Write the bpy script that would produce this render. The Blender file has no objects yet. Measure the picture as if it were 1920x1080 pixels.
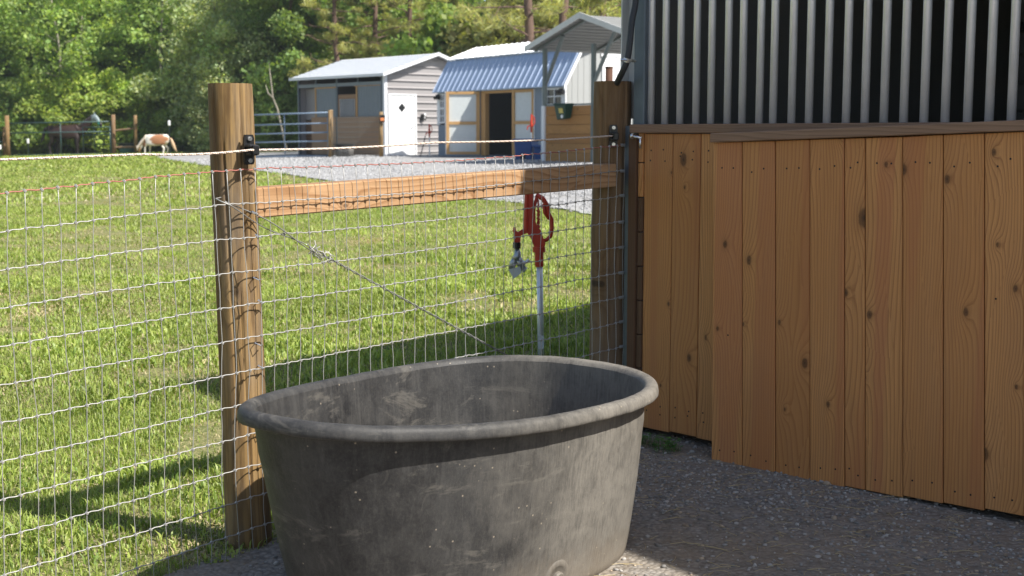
import bpy, math, random
import numpy as np
from mathutils import Vector, Matrix, noise as mnoise
R = math.radians
random.seed(7)
rng = np.random.default_rng(7)
scene = bpy.context.scene
COL = scene.collection

# ------------------------------------------------------------------ camera
CAMZ = 1.30
cam_d = bpy.data.cameras.new('camera')
cam = bpy.data.objects.new('camera', cam_d)
COL.objects.link(cam)
cam_d.sensor_width = 36.0
cam_d.lens = 46.875
cam.location = (0, 0, CAMZ)
cam.rotation_euler = (R(90 - 6.617), 0, 0)
cam_d.clip_start = 0.05
cam_d.clip_end = 1200
cam_d.dof.use_dof = True
cam_d.dof.focus_distance = 4.3
cam_d.dof.aperture_fstop = 7.0
scene.camera = cam
# ------------------------------------------------------------------ light
SUN_AZ = Vector((0.88, -0.478, 0)).normalized()       # towards the sun
SUN_EL = R(49)
w = bpy.data.worlds.new('World')
scene.world = w
w.use_nodes = True
nt = w.node_tree
nt.nodes.clear()
sky = nt.nodes.new('ShaderNodeTexSky')
sky.sky_type = 'NISHITA'
sky.sun_disc = False
sky.sun_elevation = SUN_EL
sky.sun_rotation = math.atan2(SUN_AZ.x, SUN_AZ.y)
sky.air_density = 1.0
sky.dust_density = 1.5
bg = nt.nodes.new('ShaderNodeBackground')
bg.inputs['Strength'].default_value = 0.088
out = nt.nodes.new('ShaderNodeOutputWorld')
nt.links.new(sky.outputs[0], bg.inputs[0])
nt.links.new(bg.outputs[0], out.inputs[0])
sl = bpy.data.lights.new('sun', 'SUN')
sl.energy = 5.0
sl.angle = R(0.53)
sl.color = (1.0, 0.955, 0.88)
so = bpy.data.objects.new('sun', sl)
COL.objects.link(so)
sdir = Vector((SUN_AZ.x * math.cos(SUN_EL), SUN_AZ.y * math.cos(SUN_EL), math.sin(SUN_EL)))
so.rotation_euler = sdir.to_track_quat('Z', 'Y').to_euler()
so.location = sdir * 60
scene.view_settings.view_transform = 'Standard'
scene.view_settings.look = 'None'
scene.view_settings.gamma = 1
scene.view_settings.use_curve_mapping = False
scene.view_settings.exposure = 0.78
scene.render.engine = 'CYCLES'

# ------------------------------------------------------------------ shape helpers
_ir = random.Random(11)
def next_index(): return _ir.randint(0, 997)
class MB:
    """collects shapes, links them as ONE mesh object"""
    def __init__(s): s.v = []; s.f = []; s.sm = False
    def add(s, vs, fs):
        o = len(s.v); s.v += [tuple(p) for p in vs]; s.f += [tuple(i + o for i in f) for f in fs]
    def box(s, x0, x1, y0, y1, z0, z1, c=0.0):
        if c <= 0:
            s.add([(x0,y0,z0),(x1,y0,z0),(x1,y1,z0),(x0,y1,z0),(x0,y0,z1),(x1,y0,z1),(x1,y1,z1),(x0,y1,z1)],
                  [(0,3,2,1),(4,5,6,7),(0,1,5,4),(1,2,6,5),(2,3,7,6),(3,0,4,7)])
        else:
            s.hexa([(x0,y0,z0),(x1,y0,z0),(x1,y1,z0),(x0,y1,z0),(x0,y0,z1),(x1,y0,z1),(x1,y1,z1),(x0,y1,z1)], c)
        return s
    def hexa(s, P, c=0.0):
        """8 corners; with every edge chamfered by c"""
        P = [Vector(p) for p in P]
        if c <= 0:
            s.add(P, [(0,3,2,1),(4,5,6,7),(0,1,5,4),(1,2,6,5),(2,3,7,6),(3,0,4,7)]); return s
        nb = {0:(1,3,4),1:(0,2,5),2:(3,1,6),3:(2,0,7),4:(5,7,0),5:(4,6,1),6:(7,5,2),7:(6,4,3)}
        vs = []
        for i in range(8):
            e = [(P[j] - P[i]).normalized() * c for j in nb[i]]
            vs += [P[i] + e[0] + e[1], P[i] + e[1] + e[2], P[i] + e[0] + e[2]]   # z-face, y..., other
        X = lambda i, k: 3 * i + k   # k: 0 = xy face(z cap), 1 = face spanned by (y,z) , 2 = face spanned by (x,z)
        fs = [(X(0,0),X(3,0),X(2,0),X(1,0)), (X(4,0),X(5,0),X(6,0),X(7,0)),
              (X(0,2),X(1,2),X(5,2),X(4,2)), (X(2,2),X(3,2),X(7,2),X(6,2)),
              (X(1,1),X(2,1),X(6,1),X(5,1)), (X(3,1),X(0,1),X(4,1),X(7,1))]
        for a, b in ((0,1),(3,2),(4,5),(7,6)): fs.append((X(a,0),X(b,0),X(b,2),X(a,2)))
        for a, b in ((0,3),(1,2),(4,7),(5,6)): fs.append((X(a,0),X(b,0),X(b,1),X(a,1)))
        for a, b in ((0,4),(1,5),(2,6),(3,7)): fs.append((X(a,2),X(b,2),X(b,1),X(a,1)))
        for i in range(8): fs.append((X(i,0),X(i,1),X(i,2)))
        s.add(vs, fs); return s
    def tube(s, pts, r, n=6, cap=True, closed=False):
        pts = [Vector(p) for p in pts]; m = len(pts)
        rr = r if isinstance(r, (list, tuple)) else [r] * m
        vs = []; up = None
        for i, p in enumerate(pts):
            a = pts[(i - 1) % m] if (i > 0 or closed) else p
            b = pts[(i + 1) % m] if (i < m - 1 or closed) else p
            t = (b - a).normalized()
            if up is None:
                up = Vector((0, 0, 1)) if abs(t.z) < .9 else Vector((1, 0, 0))
            x = up - t * up.dot(t)
            if x.length < 1e-5: x = t.orthogonal()
            x.normalize(); y = t.cross(x); up = x
            for k in range(n):
                an = 2 * math.pi * k / n
                vs.append(p + (x * math.cos(an) + y * math.sin(an)) * rr[i])
        fs = []
        for i in range(m if closed else m - 1):
            j = (i + 1) % m
            for k in range(n):
                fs.append((i*n+k, i*n+(k+1)%n, j*n+(k+1)%n, j*n+k))
        if cap and not closed:
            fs.append(tuple(range(n - 1, -1, -1))); fs.append(tuple((m-1)*n + k for k in range(n)))
        s.add(vs, fs); return s
    def prism(s, poly, ax, a0, a1):
        """polygon in the two axes other than ax, extruded a0..a1"""
        def mk(p, a):
            if ax == 0: return (a, p[0], p[1])
            if ax == 1: return (p[0], a, p[1])
            return (p[0], p[1], a)
        n = len(poly)
        s.add([mk(p, a0) for p in poly] + [mk(p, a1) for p in poly],
              [tuple(range(n))[::-1], tuple(range(n, 2*n))] + [(i, (i+1)%n, n+(i+1)%n, n+i) for i in range(n)])
        return s
    def lathe(s, prof, cx=0, cy=0, n=16):
        vs = []; fs = []
        for (r, z) in prof:
            for k in range(n):
                a = 2*math.pi*k/n; vs.append((cx + r*math.cos(a), cy + r*math.sin(a), z))
        for i in range(len(prof)-1):
            for k in range(n): fs.append((i*n+k, i*n+(k+1)%n, (i+1)*n+(k+1)%n, (i+1)*n+k))
        fs.append(tuple(range(n))[::-1]); fs.append(tuple((len(prof)-1)*n+k for k in range(n)))
        s.add(vs, fs); return s
    def build(s, name, mat, parent=None, smooth=False, stuff=False):
        me = bpy.data.meshes.new(name)
        me.from_pydata(s.v, [], s.f); me.update()
        import bmesh
        bm = bmesh.new(); bm.from_mesh(me); bmesh.ops.recalc_face_normals(bm, faces=bm.faces); bm.to_mesh(me); bm.free()
        if smooth: me.polygons.foreach_set('use_smooth', [True] * len(me.polygons))
        if mat: me.materials.append(mat)
        o = bpy.data.objects.new(name, me); COL.objects.link(o); o.pass_index = next_index()
        if parent: o.parent = parent
        if stuff: o['kind'] = 'stuff'
        return o

def tag(o, label, cat, group=None, kind=None):
    if label: o['label'] = label
    if cat: o['category'] = cat
    if group: o['group'] = group
    if kind: o['kind'] = kind
    return o
def thing(name, label, cat, loc=(0,0,0), rz=0, group=None):
    o = bpy.data.objects.new(name, None); COL.objects.link(o)
    o.location = loc; o.rotation_euler = (0, 0, rz); o.empty_display_size = .1
    return tag(o, label, cat, group)
def struct(o): o['kind'] = 'structure'; return o
def np_mesh(name, V, F, mat, nverts=3, col=None, parent=None):
    me = bpy.data.meshes.new(name)
    V = np.asarray(V, np.float32).reshape(-1, 3)
    F = np.asarray(F, np.int32).reshape(-1, nverts)
    me.vertices.add(len(V)); me.vertices.foreach_set('co', V.ravel())
    me.loops.add(F.size); me.loops.foreach_set('vertex_index', F.ravel())
    me.polygons.add(len(F)); me.polygons.foreach_set('loop_start', np.arange(0, F.size, nverts, dtype=np.int32))
    me.update(calc_edges=True)
    if col is not None:
        a = me.attributes.new('tint', 'FLOAT_COLOR', 'POINT')
        a.data.foreach_set('color', np.asarray(col, np.float32).ravel())
    me.materials.append(mat)
    o = bpy.data.objects.new(name, me); COL.objects.link(o)
    if parent: o.parent = parent
    return o

# ------------------------------------------------------------------ material helpers
class N:
    def __init__(s, name):
        s.m = bpy.data.materials.new(name); s.m.use_nodes = True; s.t = s.m.node_tree; s.t.nodes.clear()
        s.out = s.t.nodes.new('ShaderNodeOutputMaterial')
    def n(s, typ, ins=None, **kw):
        d = s.t.nodes.new('ShaderNode' + typ)
        for k, v in kw.items(): setattr(d, k, v)
        for k, v in (ins or {}).items():
            i = d.inputs[k]
            if hasattr(v, 'links'): s.t.links.new(v, i)
            else: i.default_value = v
        return d
    def math(s, op, a, b=0.0, c=0.0, clamp=False):
        return s.n('Math', {0: a, 1: b, 2: c}, operation=op, use_clamp=clamp).outputs[0]
    def vmath(s, op, a, b=(0,0,0)):
        return s.n('VectorMath', {0: a, 1: b}, operation=op)
    def noise(s, vec, scale, detail=4, rough=.55, dist=0.0):
        return s.n('TexNoise', {'Vector': vec, 'Scale': scale, 'Detail': detail, 'Roughness': rough, 'Distortion': dist}).outputs['Fac']
    def scalev(s, vec, sc):
        return s.n('Mapping', {'Vector': vec, 'Scale': sc}).outputs[0]
    def ramp(s, fac, stops, interp='LINEAR'):
        d = s.n('ValToRGB', {'Fac': fac}); cr = d.color_ramp; cr.interpolation = interp
        while len(cr.elements) < len(stops): cr.elements.new(.5)
        for e, (p, c) in zip(cr.elements, stops):
            e.position = p; e.color = (c, c, c, 1) if not hasattr(c, '__len__') else (*c, 1)
        return d.outputs['Color']
    def mix(s, fac, a, b, mode='MIX'):
        d = s.n('Mix', data_type='RGBA', blend_type=mode)
        for i, v in ((0, fac), (6, a), (7, b)):
            if hasattr(v, 'links'): s.t.links.new(v, d.inputs[i])
            else: d.inputs[i].default_value = (*v, 1) if (hasattr(v, '__len__') and len(v) == 3) else v
        return d.outputs[2]
    def finish(s, color, rough=.6, metal=0.0, bump=None, bs=.3, bd=.01, spec=.5, **extra):
        p = s.n('BsdfPrincipled')
        def put(k, v):
            if hasattr(v, 'links'): s.t.links.new(v, p.inputs[k])
            else: p.inputs[k].default_value = (*v, 1) if (hasattr(v, '__len__') and len(v) == 3) else v
        put('Base Color', color); put('Roughness', rough); put('Metallic', metal); put('Specular IOR Level', spec)
        for k, v in extra.items(): put(k, v)
        if bump is not None:
            b = s.n('Bump', {'Height': bump, 'Strength': bs, 'Distance': bd}); s.t.links.new(b.outputs[0], p.inputs['Normal'])
        s.t.links.new(p.outputs[0], s.out.inputs[0]); return s.m
    def objc(s): return s.n('TexCoord').outputs['Object']
    def rnd(s): return s.math('MULTIPLY', s.n('ObjectInfo').outputs['Object Index'], 1 / 997.0)   # every object gets its own index

def mat_wood(name, light, dark, ring=.010, knots=1.0, axis='Z', red=None, grey=0.0, rough=.75, weather=0.0, ringamt=1.0, stain=0.0):
    a = N(name); co = a.objc()
    if axis == 'X': co = a.n('Mapping', {'Vector': co, 'Rotation': (0, R(90), 0)}).outputs[0]
    if axis == 'Y': co = a.n('Mapping', {'Vector': co, 'Rotation': (R(90), 0, 0)}).outputs[0]
    rn = a.rnd()
    off = a.n('CombineXYZ', {0: a.math('MULTIPLY', rn, 37.0), 1: a.math('MULTIPLY', rn, 91.0), 2: a.math('MULTIPLY', rn, 53.0)}).outputs[0]
    v = a.vmath('ADD', co, off).outputs[0]
    sx = a.n('SeparateXYZ', {0: v})
    h = a.math('ADD', sx.outputs[0], sx.outputs[1])
    # knots
    kv = a.n('CombineXYZ', {0: a.math('MULTIPLY', h, 6.5), 1: a.math('MULTIPLY', sx.outputs[2], 2.3), 2: 0.0}).outputs[0]
    vor = a.n('TexVoronoi', {'Vector': kv, 'Scale': 1.0, 'Randomness': .9}, feature='F1', voronoi_dimensions='2D')
    dv = a.vmath('SUBTRACT', kv, vor.outputs['Position']).outputs[0]
    dm = a.scalev(dv, (1/6.5, .62/2.3, 0.0))
    crs = a.n('SeparateColor', {0: vor.outputs['Color']})
    dist = a.math('MULTIPLY', a.math('ADD', a.vmath('LENGTH', dm).outputs['Value'], a.math('MULTIPLY', a.noise(v, 60, 2), .006)), a.math('MULTIPLY_ADD', crs.outputs[1], 1.5, .50))
    on = a.math('GREATER_THAN', crs.outputs[0], 1 - .45 * knots)
    # ring coordinate
    lo = a.noise(a.scalev(v, (3.2, 3.2, .42)), 1.0, 2, .5)
    mid = a.noise(a.scalev(v, (9, 9, 1.6)), 1.0, 2, .5)
    kbump = a.math('MULTIPLY', a.math('EXPONENT', a.math('MULTIPLY', dist, -26.0)), a.math('MULTIPLY', on, 4.5))
    rc = a.math('ADD', a.math('ADD', a.math('MULTIPLY', h, a.math('MULTIPLY_ADD', rn, .45 / ring, .34 / ring)), a.math('MULTIPLY', lo, 15.0)),
                a.math('ADD', a.math('MULTIPLY', mid, 2.2), kbump))
    saw = a.math('FRACT', rc)
    late = a.ramp(saw, [(0, .0), (.55, .25), (.86, 1.0), (1, .0)])
    fine = a.noise(a.scalev(v, (260, 260, 5)), 1.0, 3, .6)
    blot = a.noise(a.scalev(v, (5, 5, 1.1)), 1.0, 4, .6)
    c = a.mix(a.math('MULTIPLY', late, .62 * ringamt), light, dark)
    c = a.mix(a.math('MULTIPLY', a.ramp(fine, [(.35, 0), (.75, 1)]), .32), c, tuple(x * .55 for x in dark))
    c = a.mix(a.math('MULTIPLY', a.ramp(blot, [(.35, 0), (.7, 1)]), .30), c, dark)
    if red:
        rs = a.ramp(a.noise(a.scalev(v, (9, 9, .35)), 1.0, 1, .4), [(.56, 0), (.61, 1)])
        c = a.mix(a.math('MULTIPLY', rs, .50), c, red)
    if stain > 0:
        sn = a.ramp(a.noise(a.scalev(v, (26, 26, 1.6)), 1.0, 5, .7), [(.46, 0), (.57, 1)])
        c = a.mix(a.math('MULTIPLY', sn, stain), c, tuple(x * .55 for x in dark))
    # per-piece tone
    c = a.mix(a.math('MULTIPLY', a.math('FRACT', a.math('MULTIPLY', rn, 7.3)), .52), c, tuple(x * k_ for x, k_ in zip(light, (.60, .50, .42))))
    if weather > 0:
        wn = a.ramp(a.noise(a.scalev(v, (14, 14, 3.0)), 1.0, 5, .65), [(.42, 0), (.68, 1)])
        c = a.mix(a.math('MULTIPLY', wn, weather), c, (.23, .20, .16))
    ring_k = a.ramp(dist, [(.007, 1), (.013, .65), (.017, .25), (.034, 0)])
    core = a.ramp(dist, [(.003, 1), (.007, .35), (.011, .9), (.013, 0)])
    c = a.mix(a.math('MULTIPLY', a.math('MULTIPLY', ring_k, on), .7), c, tuple(x * .38 for x in dark))
    c = a.mix(a.math('MULTIPLY', a.math('MULTIPLY', core, on), .8), c, (.02, .012, .007))
    bmp = a.math('ADD', a.math('MULTIPLY', late, .5), a.math('MULTIPLY', fine, .6))
    return a.finish(c, rough, 0, bmp, .35, .0015, .35)

def mat_metal(name, col, rough=.4, metal=.8, vary=.25, grime=(.1, .1, .1), grimeamt=.25, sc=8, spangle=0.0):
    a = N(name); co = a.objc()
    nz = a.noise(co, sc, 6, .65)
    st = a.noise(a.scalev(co, (sc * 6, sc * 6, sc * .5)), 1.0, 3, .6)
    c = a.mix(a.math('MULTIPLY', a.ramp(nz, [(.35, 0), (.75, 1)]), vary), col, tuple(x * .55 for x in col))
    c = a.mix(a.math('MULTIPLY', a.ramp(st, [(.5, 0), (.8, 1)]), grimeamt), c, grime)
    if spangle:
        sp = a.n('TexVoronoi', {'Vector': co, 'Scale': 90.0}).outputs['Color']
        c = a.mix(spangle, c, sp, 'OVERLAY')
    c = a.mix(a.math('MULTIPLY', a.rnd(), .18), c, tuple(x * .6 for x in col))
    rr = a.math('ADD', a.math('MULTIPLY', nz, .25), rough - .1)
    return a.finish(c, rr, metal, nz, .08, .002)

def mat_plain(name, col, rough=.6, metal=0.0, vary=.25, sc=12.0, spec=.5, **kw):
    a = N(name); nz = a.noise(a.objc(), sc, 5, .6)
    c = a.mix(a.math('MULTIPLY', a.ramp(nz, [(.3, 0), (.75, 1)]), vary), col, tuple(x * .5 for x in col))
    return a.finish(c, rough, metal, nz, .1, .002, spec, **kw)

# ------------------------------------------------------------------ terrain function
def gz(x, y):
    v = .08 * math.tanh(.5 * (x + .8)) - .03 / (1 + (max(0, y - 4) / 3) ** 2)
    if y > 4: v += .8 * (1 - math.exp(-(y - 4) / 28))
    v -= .025 * max(0, -x - 5)
    if y > 85: v += 9.0 * (1 - math.exp(-((y - 85) / 60) ** 2))
    return v
gzv = np.vectorize(gz)
FD = Vector((.686, .728, 0)); FD.normalize()             # along the woven fence
FB = Vector((-FD.y, FD.x, 0))                             # away from the camera
F0 = Vector((-1.365, 3.56, 0))
def F(s, z=0, back=0.0):
    p = F0 + FD * s + FB * back; p.z = z; return p
def fside(x, y): return (x - F0.x) * FB.x + (y - F0.y) * FB.y      # > 0 beyond the fence
EDGE = [(-5, 9), (5, 6.2), (9, 4.1), (12, 2.75), (16, .93), (18.7, -.15), (25.3, -3.2), (32, -6.1), (39.9, -9.5), (50.5, -13.3), (60, -16.0)]
EY = [e[0] for e in EDGE]; EX = [e[1] for e in EDGE]
def edge_x(y): return np.interp(y, EY, EX)

# ------------------------------------------------------------------ ground
def mat_field():
    a = N('field_soil_and_turf'); co = a.objc()
    n1 = a.noise(co, .5, 5, .6); n2 = a.noise(co, 6, 5, .65); n3 = a.noise(co, 45, 4, .7)
    n4 = a.noise(co, 130, 4, .8)
    c = a.mix(a.ramp(n2, [(.40, 0), (.60, 1)]), (.12, .155, .04), (.25, .21, .10))
    c = a.mix(a.ramp(n4, [(.42, 0), (.60, 1)]), c, (.33, .30, .15))
    c = a.mix(a.math('MULTIPLY', a.ramp(n3, [(.4, 0), (.62, 1)]), .75), c, (.06, .085, .02))
    c = a.mix(a.ramp(n1, [(.60, 0), (.72, .5)]), c, (.34, .20, .11))
    return a.finish(c, .95, 0, n3, .6, .02, .1)
def mat_gravel(name, c1, c2, c3, s=1.0):
    a = N(name); co = a.objc()
    v1 = a.n('TexVoronoi', {'Vector': co, 'Scale': 60.0 * s, 'Randomness': 1.0})
    v2 = a.n('TexVoronoi', {'Vector': co, 'Scale': 22.0 * s, 'Randomness': 1.0})
    big = a.noise(co, 1.1, 5, .6); med = a.noise(co, 9, 5, .7)
    cs = a.n('SeparateColor', {0: v1.outputs['Color']}).outputs[0]
    cs2 = a.n('SeparateColor', {0: v2.outputs['Color']}).outputs[1]
    c = a.mix(cs, c1, c2)
    c = a.mix(a.math('MULTIPLY', cs2, .35), c, tuple(x * 1.25 for x in c2))
    c = a.mix(a.ramp(v1.outputs['Distance'], [(.35, 0), (.75, .55)]), c, tuple(x * .35 for x in c1))
    dirt = a.ramp(a.math('ADD', a.math('MULTIPLY', big, .6), a.math('MULTIPLY', med, .4)), [(.42, 0), (.58, .8)])
    c = a.mix(dirt, c, c3)
    spk = a.ramp(a.noise(co, 26.0 * s, 4, .8), [(.42, 1), (.56, 0)])
    c = a.mix(a.math('MULTIPLY', spk, .55 if s < 1 else .2), c, tuple(x * .45 for x in c1))
    sp2 = a.ramp(a.noise(co, 11.0 * s, 5, .85), [(.40, 0), (.60, 1)])
    c = a.mix(a.math('MULTIPLY', sp2, .5 if s < 1 else .15), c, tuple(min(.62, x * 1.6) for x in c2))
    h = a.math('ADD', a.math('MULTIPLY', v1.outputs['Distance'], -1.0), a.math('MULTIPLY', med, .5))
    return a.finish(c, .95, 0, h, .8, .008, .15)
M_field = mat_field()
M_yard = mat_gravel('crushed_stone_and_dirt', (.165, .148, .128), (.285, .265, .24), (.26, .205, .145))
M_drive = mat_gravel('pale_crushed_stone', (.20, .20, .205), (.34, .34, .34), (.27, .255, .23), .35)

def sheet(name, xs_of_y, ys, mat, dz):
    V = []; F_ = []; nx = None
    for y in ys:
        xs = xs_of_y(y); nx = len(xs)
        for x in xs: V.append((x, y, gz(x, y) + (dz(x, y) if callable(dz) else dz)))
    for j in range(len(ys) - 1):
        for i in range(nx - 1):
            a = j * nx + i; F_.append((a, a + 1, a + nx + 1, a + nx))
    o = np_mesh(name, V, F_, mat, 4); o.data.polygons.foreach_set('use_smooth', [True] * len(F_)); return struct(o)
gy = np.concatenate([np.arange(-20, 0, 2), np.arange(0, 14, .35), np.arange(14, 60, 1.5), np.arange(60, 200, 8), [260, 400, 700]])
gx = np.concatenate([[-500, -300, -180, -120], np.arange(-90, -10, 4), np.arange(-10, 10, .35), np.arange(10, 90, 4), [120, 180, 300, 500]])
sheet('ground', lambda y: gx, gy, M_field, 0)
def drive_xs(y):
    e = edge_x(y) + .35 * mnoise.noise(Vector((y * .9, 3.1, 0))) + .12 * mnoise.noise(Vector((y * 5, 1.1, 0)))
    return e + np.concatenate([np.arange(0, 3, .5), np.arange(3, 40, 2.5)])
sheet('gravel_drive', drive_xs, np.concatenate([np.arange(8, 20, .35), np.arange(20, 58, .8)]), M_drive,
      lambda x, y: .004 + (.018 if y > 20 else .012))
# near yard in front of the fence and the barn
def yard(name):
    V = []; F_ = []
    S = np.arange(-6, 14, .3); T = np.arange(0, 9, .3); 
    for s in S:
        jit = .07 * mnoise.noise(Vector((s * 3.1, .3, 5))) + .03 * mnoise.noise(Vector((s * 11, .3, 5)))
        for t in T:
            b = (.02 if s > .2 else -.10) + jit - t
            p = F(s, 0, b); V.append((p.x, p.y, gz(p.x, p.y) + .006))
    n = len(T)
    for j in range(len(S) - 1):
        for i in range(n - 1):
            a = j * n + i; F_.append((a, a + n, a + n + 1, a + 1))
    o = np_mesh(name, V, F_, M_yard, 4); o.data.polygons.foreach_set('use_smooth', [True] * len(F_)); return struct(o)
yard('gravel_yard')

# ------------------------------------------------------------------ materials
M_post = mat_wood('round_post_wood', (.37, .24, .095), (.11, .062, .024), .014, .9, weather=.35, rough=.8, stain=.75)
M_post2 = mat_wood('old_post_wood', (.30, .19, .095), (.10, .055, .024), .016, 1.3, weather=.35, rough=.85, stain=.5)
M_beam = mat_wood('new_timber', (.54, .34, .185), (.26, .125, .048), .026, .4, axis='X', rough=.7, ringamt=1.3)
M_board = mat_wood('stained_board', (.71, .345, .118), (.33, .122, .036), .0085, 1.8, red=(.46, .16, .065), rough=.6, ringamt=1.2, weather=.06)
M_cap = mat_wood('cap_board_wood', (.34, .215, .14), (.17, .10, .06), .008, .4, axis='X', rough=.75)
M_dkwood = mat_wood('brown_framing_wood', (.17, .095, .05), (.09, .05, .025), .010, .6, rough=.8)
M_galv = mat_metal('galvanised_conduit', (.90, .92, .97), .34, .40, .25, (.40, .38, .35), .35, 14)
M_wire = mat_metal('galvanised_wire', (.48, .47, .45), .5, .45, .3, (.3, .26, .2), .3, 60)
M_redwire = mat_plain('red_coated_wire', (.42, .14, .11), .5, 0, .4, 60)
M_bluesteel = mat_metal('blue_grey_steel_tube', (.13, .155, .18), .45, .5, .3, (.06, .06, .07), .3, 10)
M_paletrim = mat_metal('pale_grey_trim', (.66, .66, .64), .5, .2, .15, (.25, .25, .25), .2, 6)
M_black = mat_plain('black_plastic', (.015, .015, .016), .35)
M_hose = mat_plain('black_rubber_hose', (.035, .037, .042), .6)
M_chrome = mat_metal('bright_zinc', (.75, .75, .76), .25, .95, .2, (.3, .3, .3), .2, 60)
M_red = mat_plain('red_painted_iron', (.62, .045, .018), .38, 0, .5, 30)
M_dark = mat_plain('dark_metal_sheet', (.07, .068, .065), .7, 0, .3, 2)
M_screw = mat_plain('dark_screw', (.02, .02, .022), .5, .5)
M_rope = None
def mk_rope():
    a = N('white_braided_rope'); co = a.objc()
    wv = a.n('TexWave', {'Vector': co, 'Scale': 55.0, 'Distortion': 1.0, 'Detail': 1.0}, wave_type='BANDS', bands_direction='DIAGONAL').outputs['Fac']
    c = a.mix(wv, (.80, .72, .64), (.48, .34, .26))
    return a.finish(c, .8, 0, wv, .5, .002, .2)
M_rope = mk_rope()

# ------------------------------------------------------------------ woven wire fence
def fence():
    t = thing('wire_fence', 'galvanised woven wire mesh fence with red top wire crossing the foreground', 'fence', F(0, gz(F(0).x, F(0).y)))
    base = t.location
    L0, L1 = -1.1, 2.70
    sp = .0508; row = .1036
    ns = int((L1 - L0) / sp)
    svals = [L0 + i * sp * 1.0 for i in range(ns + 1)]
    def topz(s): return 1.150 + .0385 * s + .006 * math.sin(s * 2.1) - .010 * math.sin(max(0, min(1, (s + 1.1) / 1.85)) * math.pi) - .006 * math.sin(max(0, min(1, (s - .75) / 1.9)) * math.pi)
    nr = 13
    # crossing table
    X = {}
    for i, s in enumerate(svals):
        for k in range(nr):
            js = .0035 * mnoise.noise(Vector((i * 1.7, k * .9, 0))) * 2 + .006 * math.sin(k * .8 + i * .11)
            jz = .004 * mnoise.noise(Vector((i * .6, k * 2.3, 9)))
            z = topz(s) - k * row * (1.0 - .0012 * s) + jz + .004 * math.sin(s * 3.0 + k * .4)
            back = .004 * mnoise.noise(Vector((s * 2, k * .5, 4)))
            X[i, k] = F(s + js - .004 * max(0, 1 - k), z, back)
    for k in range(nr):
        pts = []
        for i in range(ns + 1):
            p = X[i, k]
            pts.append(p - base + FB * -.0012 + Vector((0, 0, .0006 * (1 if i % 2 else -1))))
            if i < ns:
                q = X[i + 1, k]
                for w_ in (.3, .7):
                    m_ = p.lerp(q, w_); m_.z += .0014 * math.sin(w_ * 2 * math.pi)
                    pts.append(m_ - base)
        m = MB(); m.tube(pts, .00175 if k else .0019, 5)
        o = m.build('wire', M_wire if k else M_redwire, t, smooth=True)
        if k == 0: o['label'] = 'red coated top wire'
    for i in range(ns + 1):
        pts = []
        for k in range(nr):
            pts.append(X[i, k] - base + FB * -.0030)
            if k < nr - 1:
                mid = X[i, k].lerp(X[i, k + 1], .5) + FD * (.0022 * mnoise.noise(Vector((i * 3.3, k * 1.9, 2))) * 2)
                pts.append(mid - base + FB * -.0026)
        m = MB(); m.tube(pts, .00125, 4)
        m.build('wire', M_wire, t, smooth=True)
    kb = MB()
    for (i, k), p in X.items():
        q = p - base + FB * -.003
        d = FD * .0030
        kb.tube([q - d + Vector((0, 0, .003)), q + Vector((0, 0, .0)), q + d - Vector((0, 0, .003))], .0040, 5)
    kb.build('wire_knots', M_wire, t, stuff=True)
    # wire ends wrapped back at the right hand post
    for k in range(nr):
        wb = MB()
        p = X[ns, k] - base
        pts = [p + FB * -.004 + FD * (.004 - .032 * u) + Vector((0, .004 * math.sin(u * 44), .006 * math.cos(u * 44))) for u in np.linspace(0, 1, 26)]
        wb.tube(pts, .0017, 4)
        wb.tube([p, p + FD * .02 + Vector((0, 0, .004)), p + FD * .045 + FB * .03], .0019, 5)
        wb.build('wrapped_end', M_wire, t)
    return X, base, topz
X, FBASE, topz = fence()

# ------------------------------------------------------------------ fence posts
def round_post(name, label, base, top, r0, r1, mat, cracks=True, seg=110):
    """a slightly irregular leaning log post with a sawn top"""
    t = thing(name, label, 'fence post', base)
    base = Vector(base); ax = Vector(top) - base
    m = MB(); vs = []; fs = []; rings = 26
    for j in range(rings + 1):
        u = j / rings; c = ax * u; r = r0 + (r1 - r0) * u
        for k in range(seg):
            a = 2 * math.pi * k / seg
            rr = r * (1 + .022 * mnoise.noise(Vector((math.cos(a) * 1.2, math.sin(a) * 1.2, u * 5 + base.x * 9)))
                      + .010 * mnoise.noise(Vector((math.cos(a) * 5, math.sin(a) * 5, u * 3))))
            # drying cracks
            for (ca, wd, dp, lo, hi) in ((R(-52) + .05 * math.sin(u * 7), .030, .22, .62, 1.0), (R(-98) + .08 * math.sin(u * 5), .026, .14, .30, .86), (R(-70) + .05 * math.sin(u * 9), .024, .16, .02, .55), (R(-128) + .04 * math.sin(u * 9), .024, .14, .5, .97)):
                d = abs((a - ca + math.pi) % (2 * math.pi) - math.pi)
                if cracks and d < wd * 2.6 and lo <= u <= hi: rr *= 1 - dp * max(0, 1 - d / (wd * 2.6))
            if j == rings: rr *= .985
            vs.append(c + Vector((math.cos(a) * rr, math.sin(a) * rr, 0)))
    for j in range(rings):
        for k in range(seg): fs.append((j*seg+k, j*seg+(k+1)%seg, (j+1)*seg+(k+1)%seg, (j+1)*seg+k))
    m.add(vs, fs); o = m.build('log', mat, t, smooth=True)
    m = MB(); m.add([Vector(v) + Vector((0, 0, -.0015)) for v in vs[-seg:]], [tuple(range(seg))]); m.build('sawn_top', M_endgrain, t)
    return t
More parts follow.
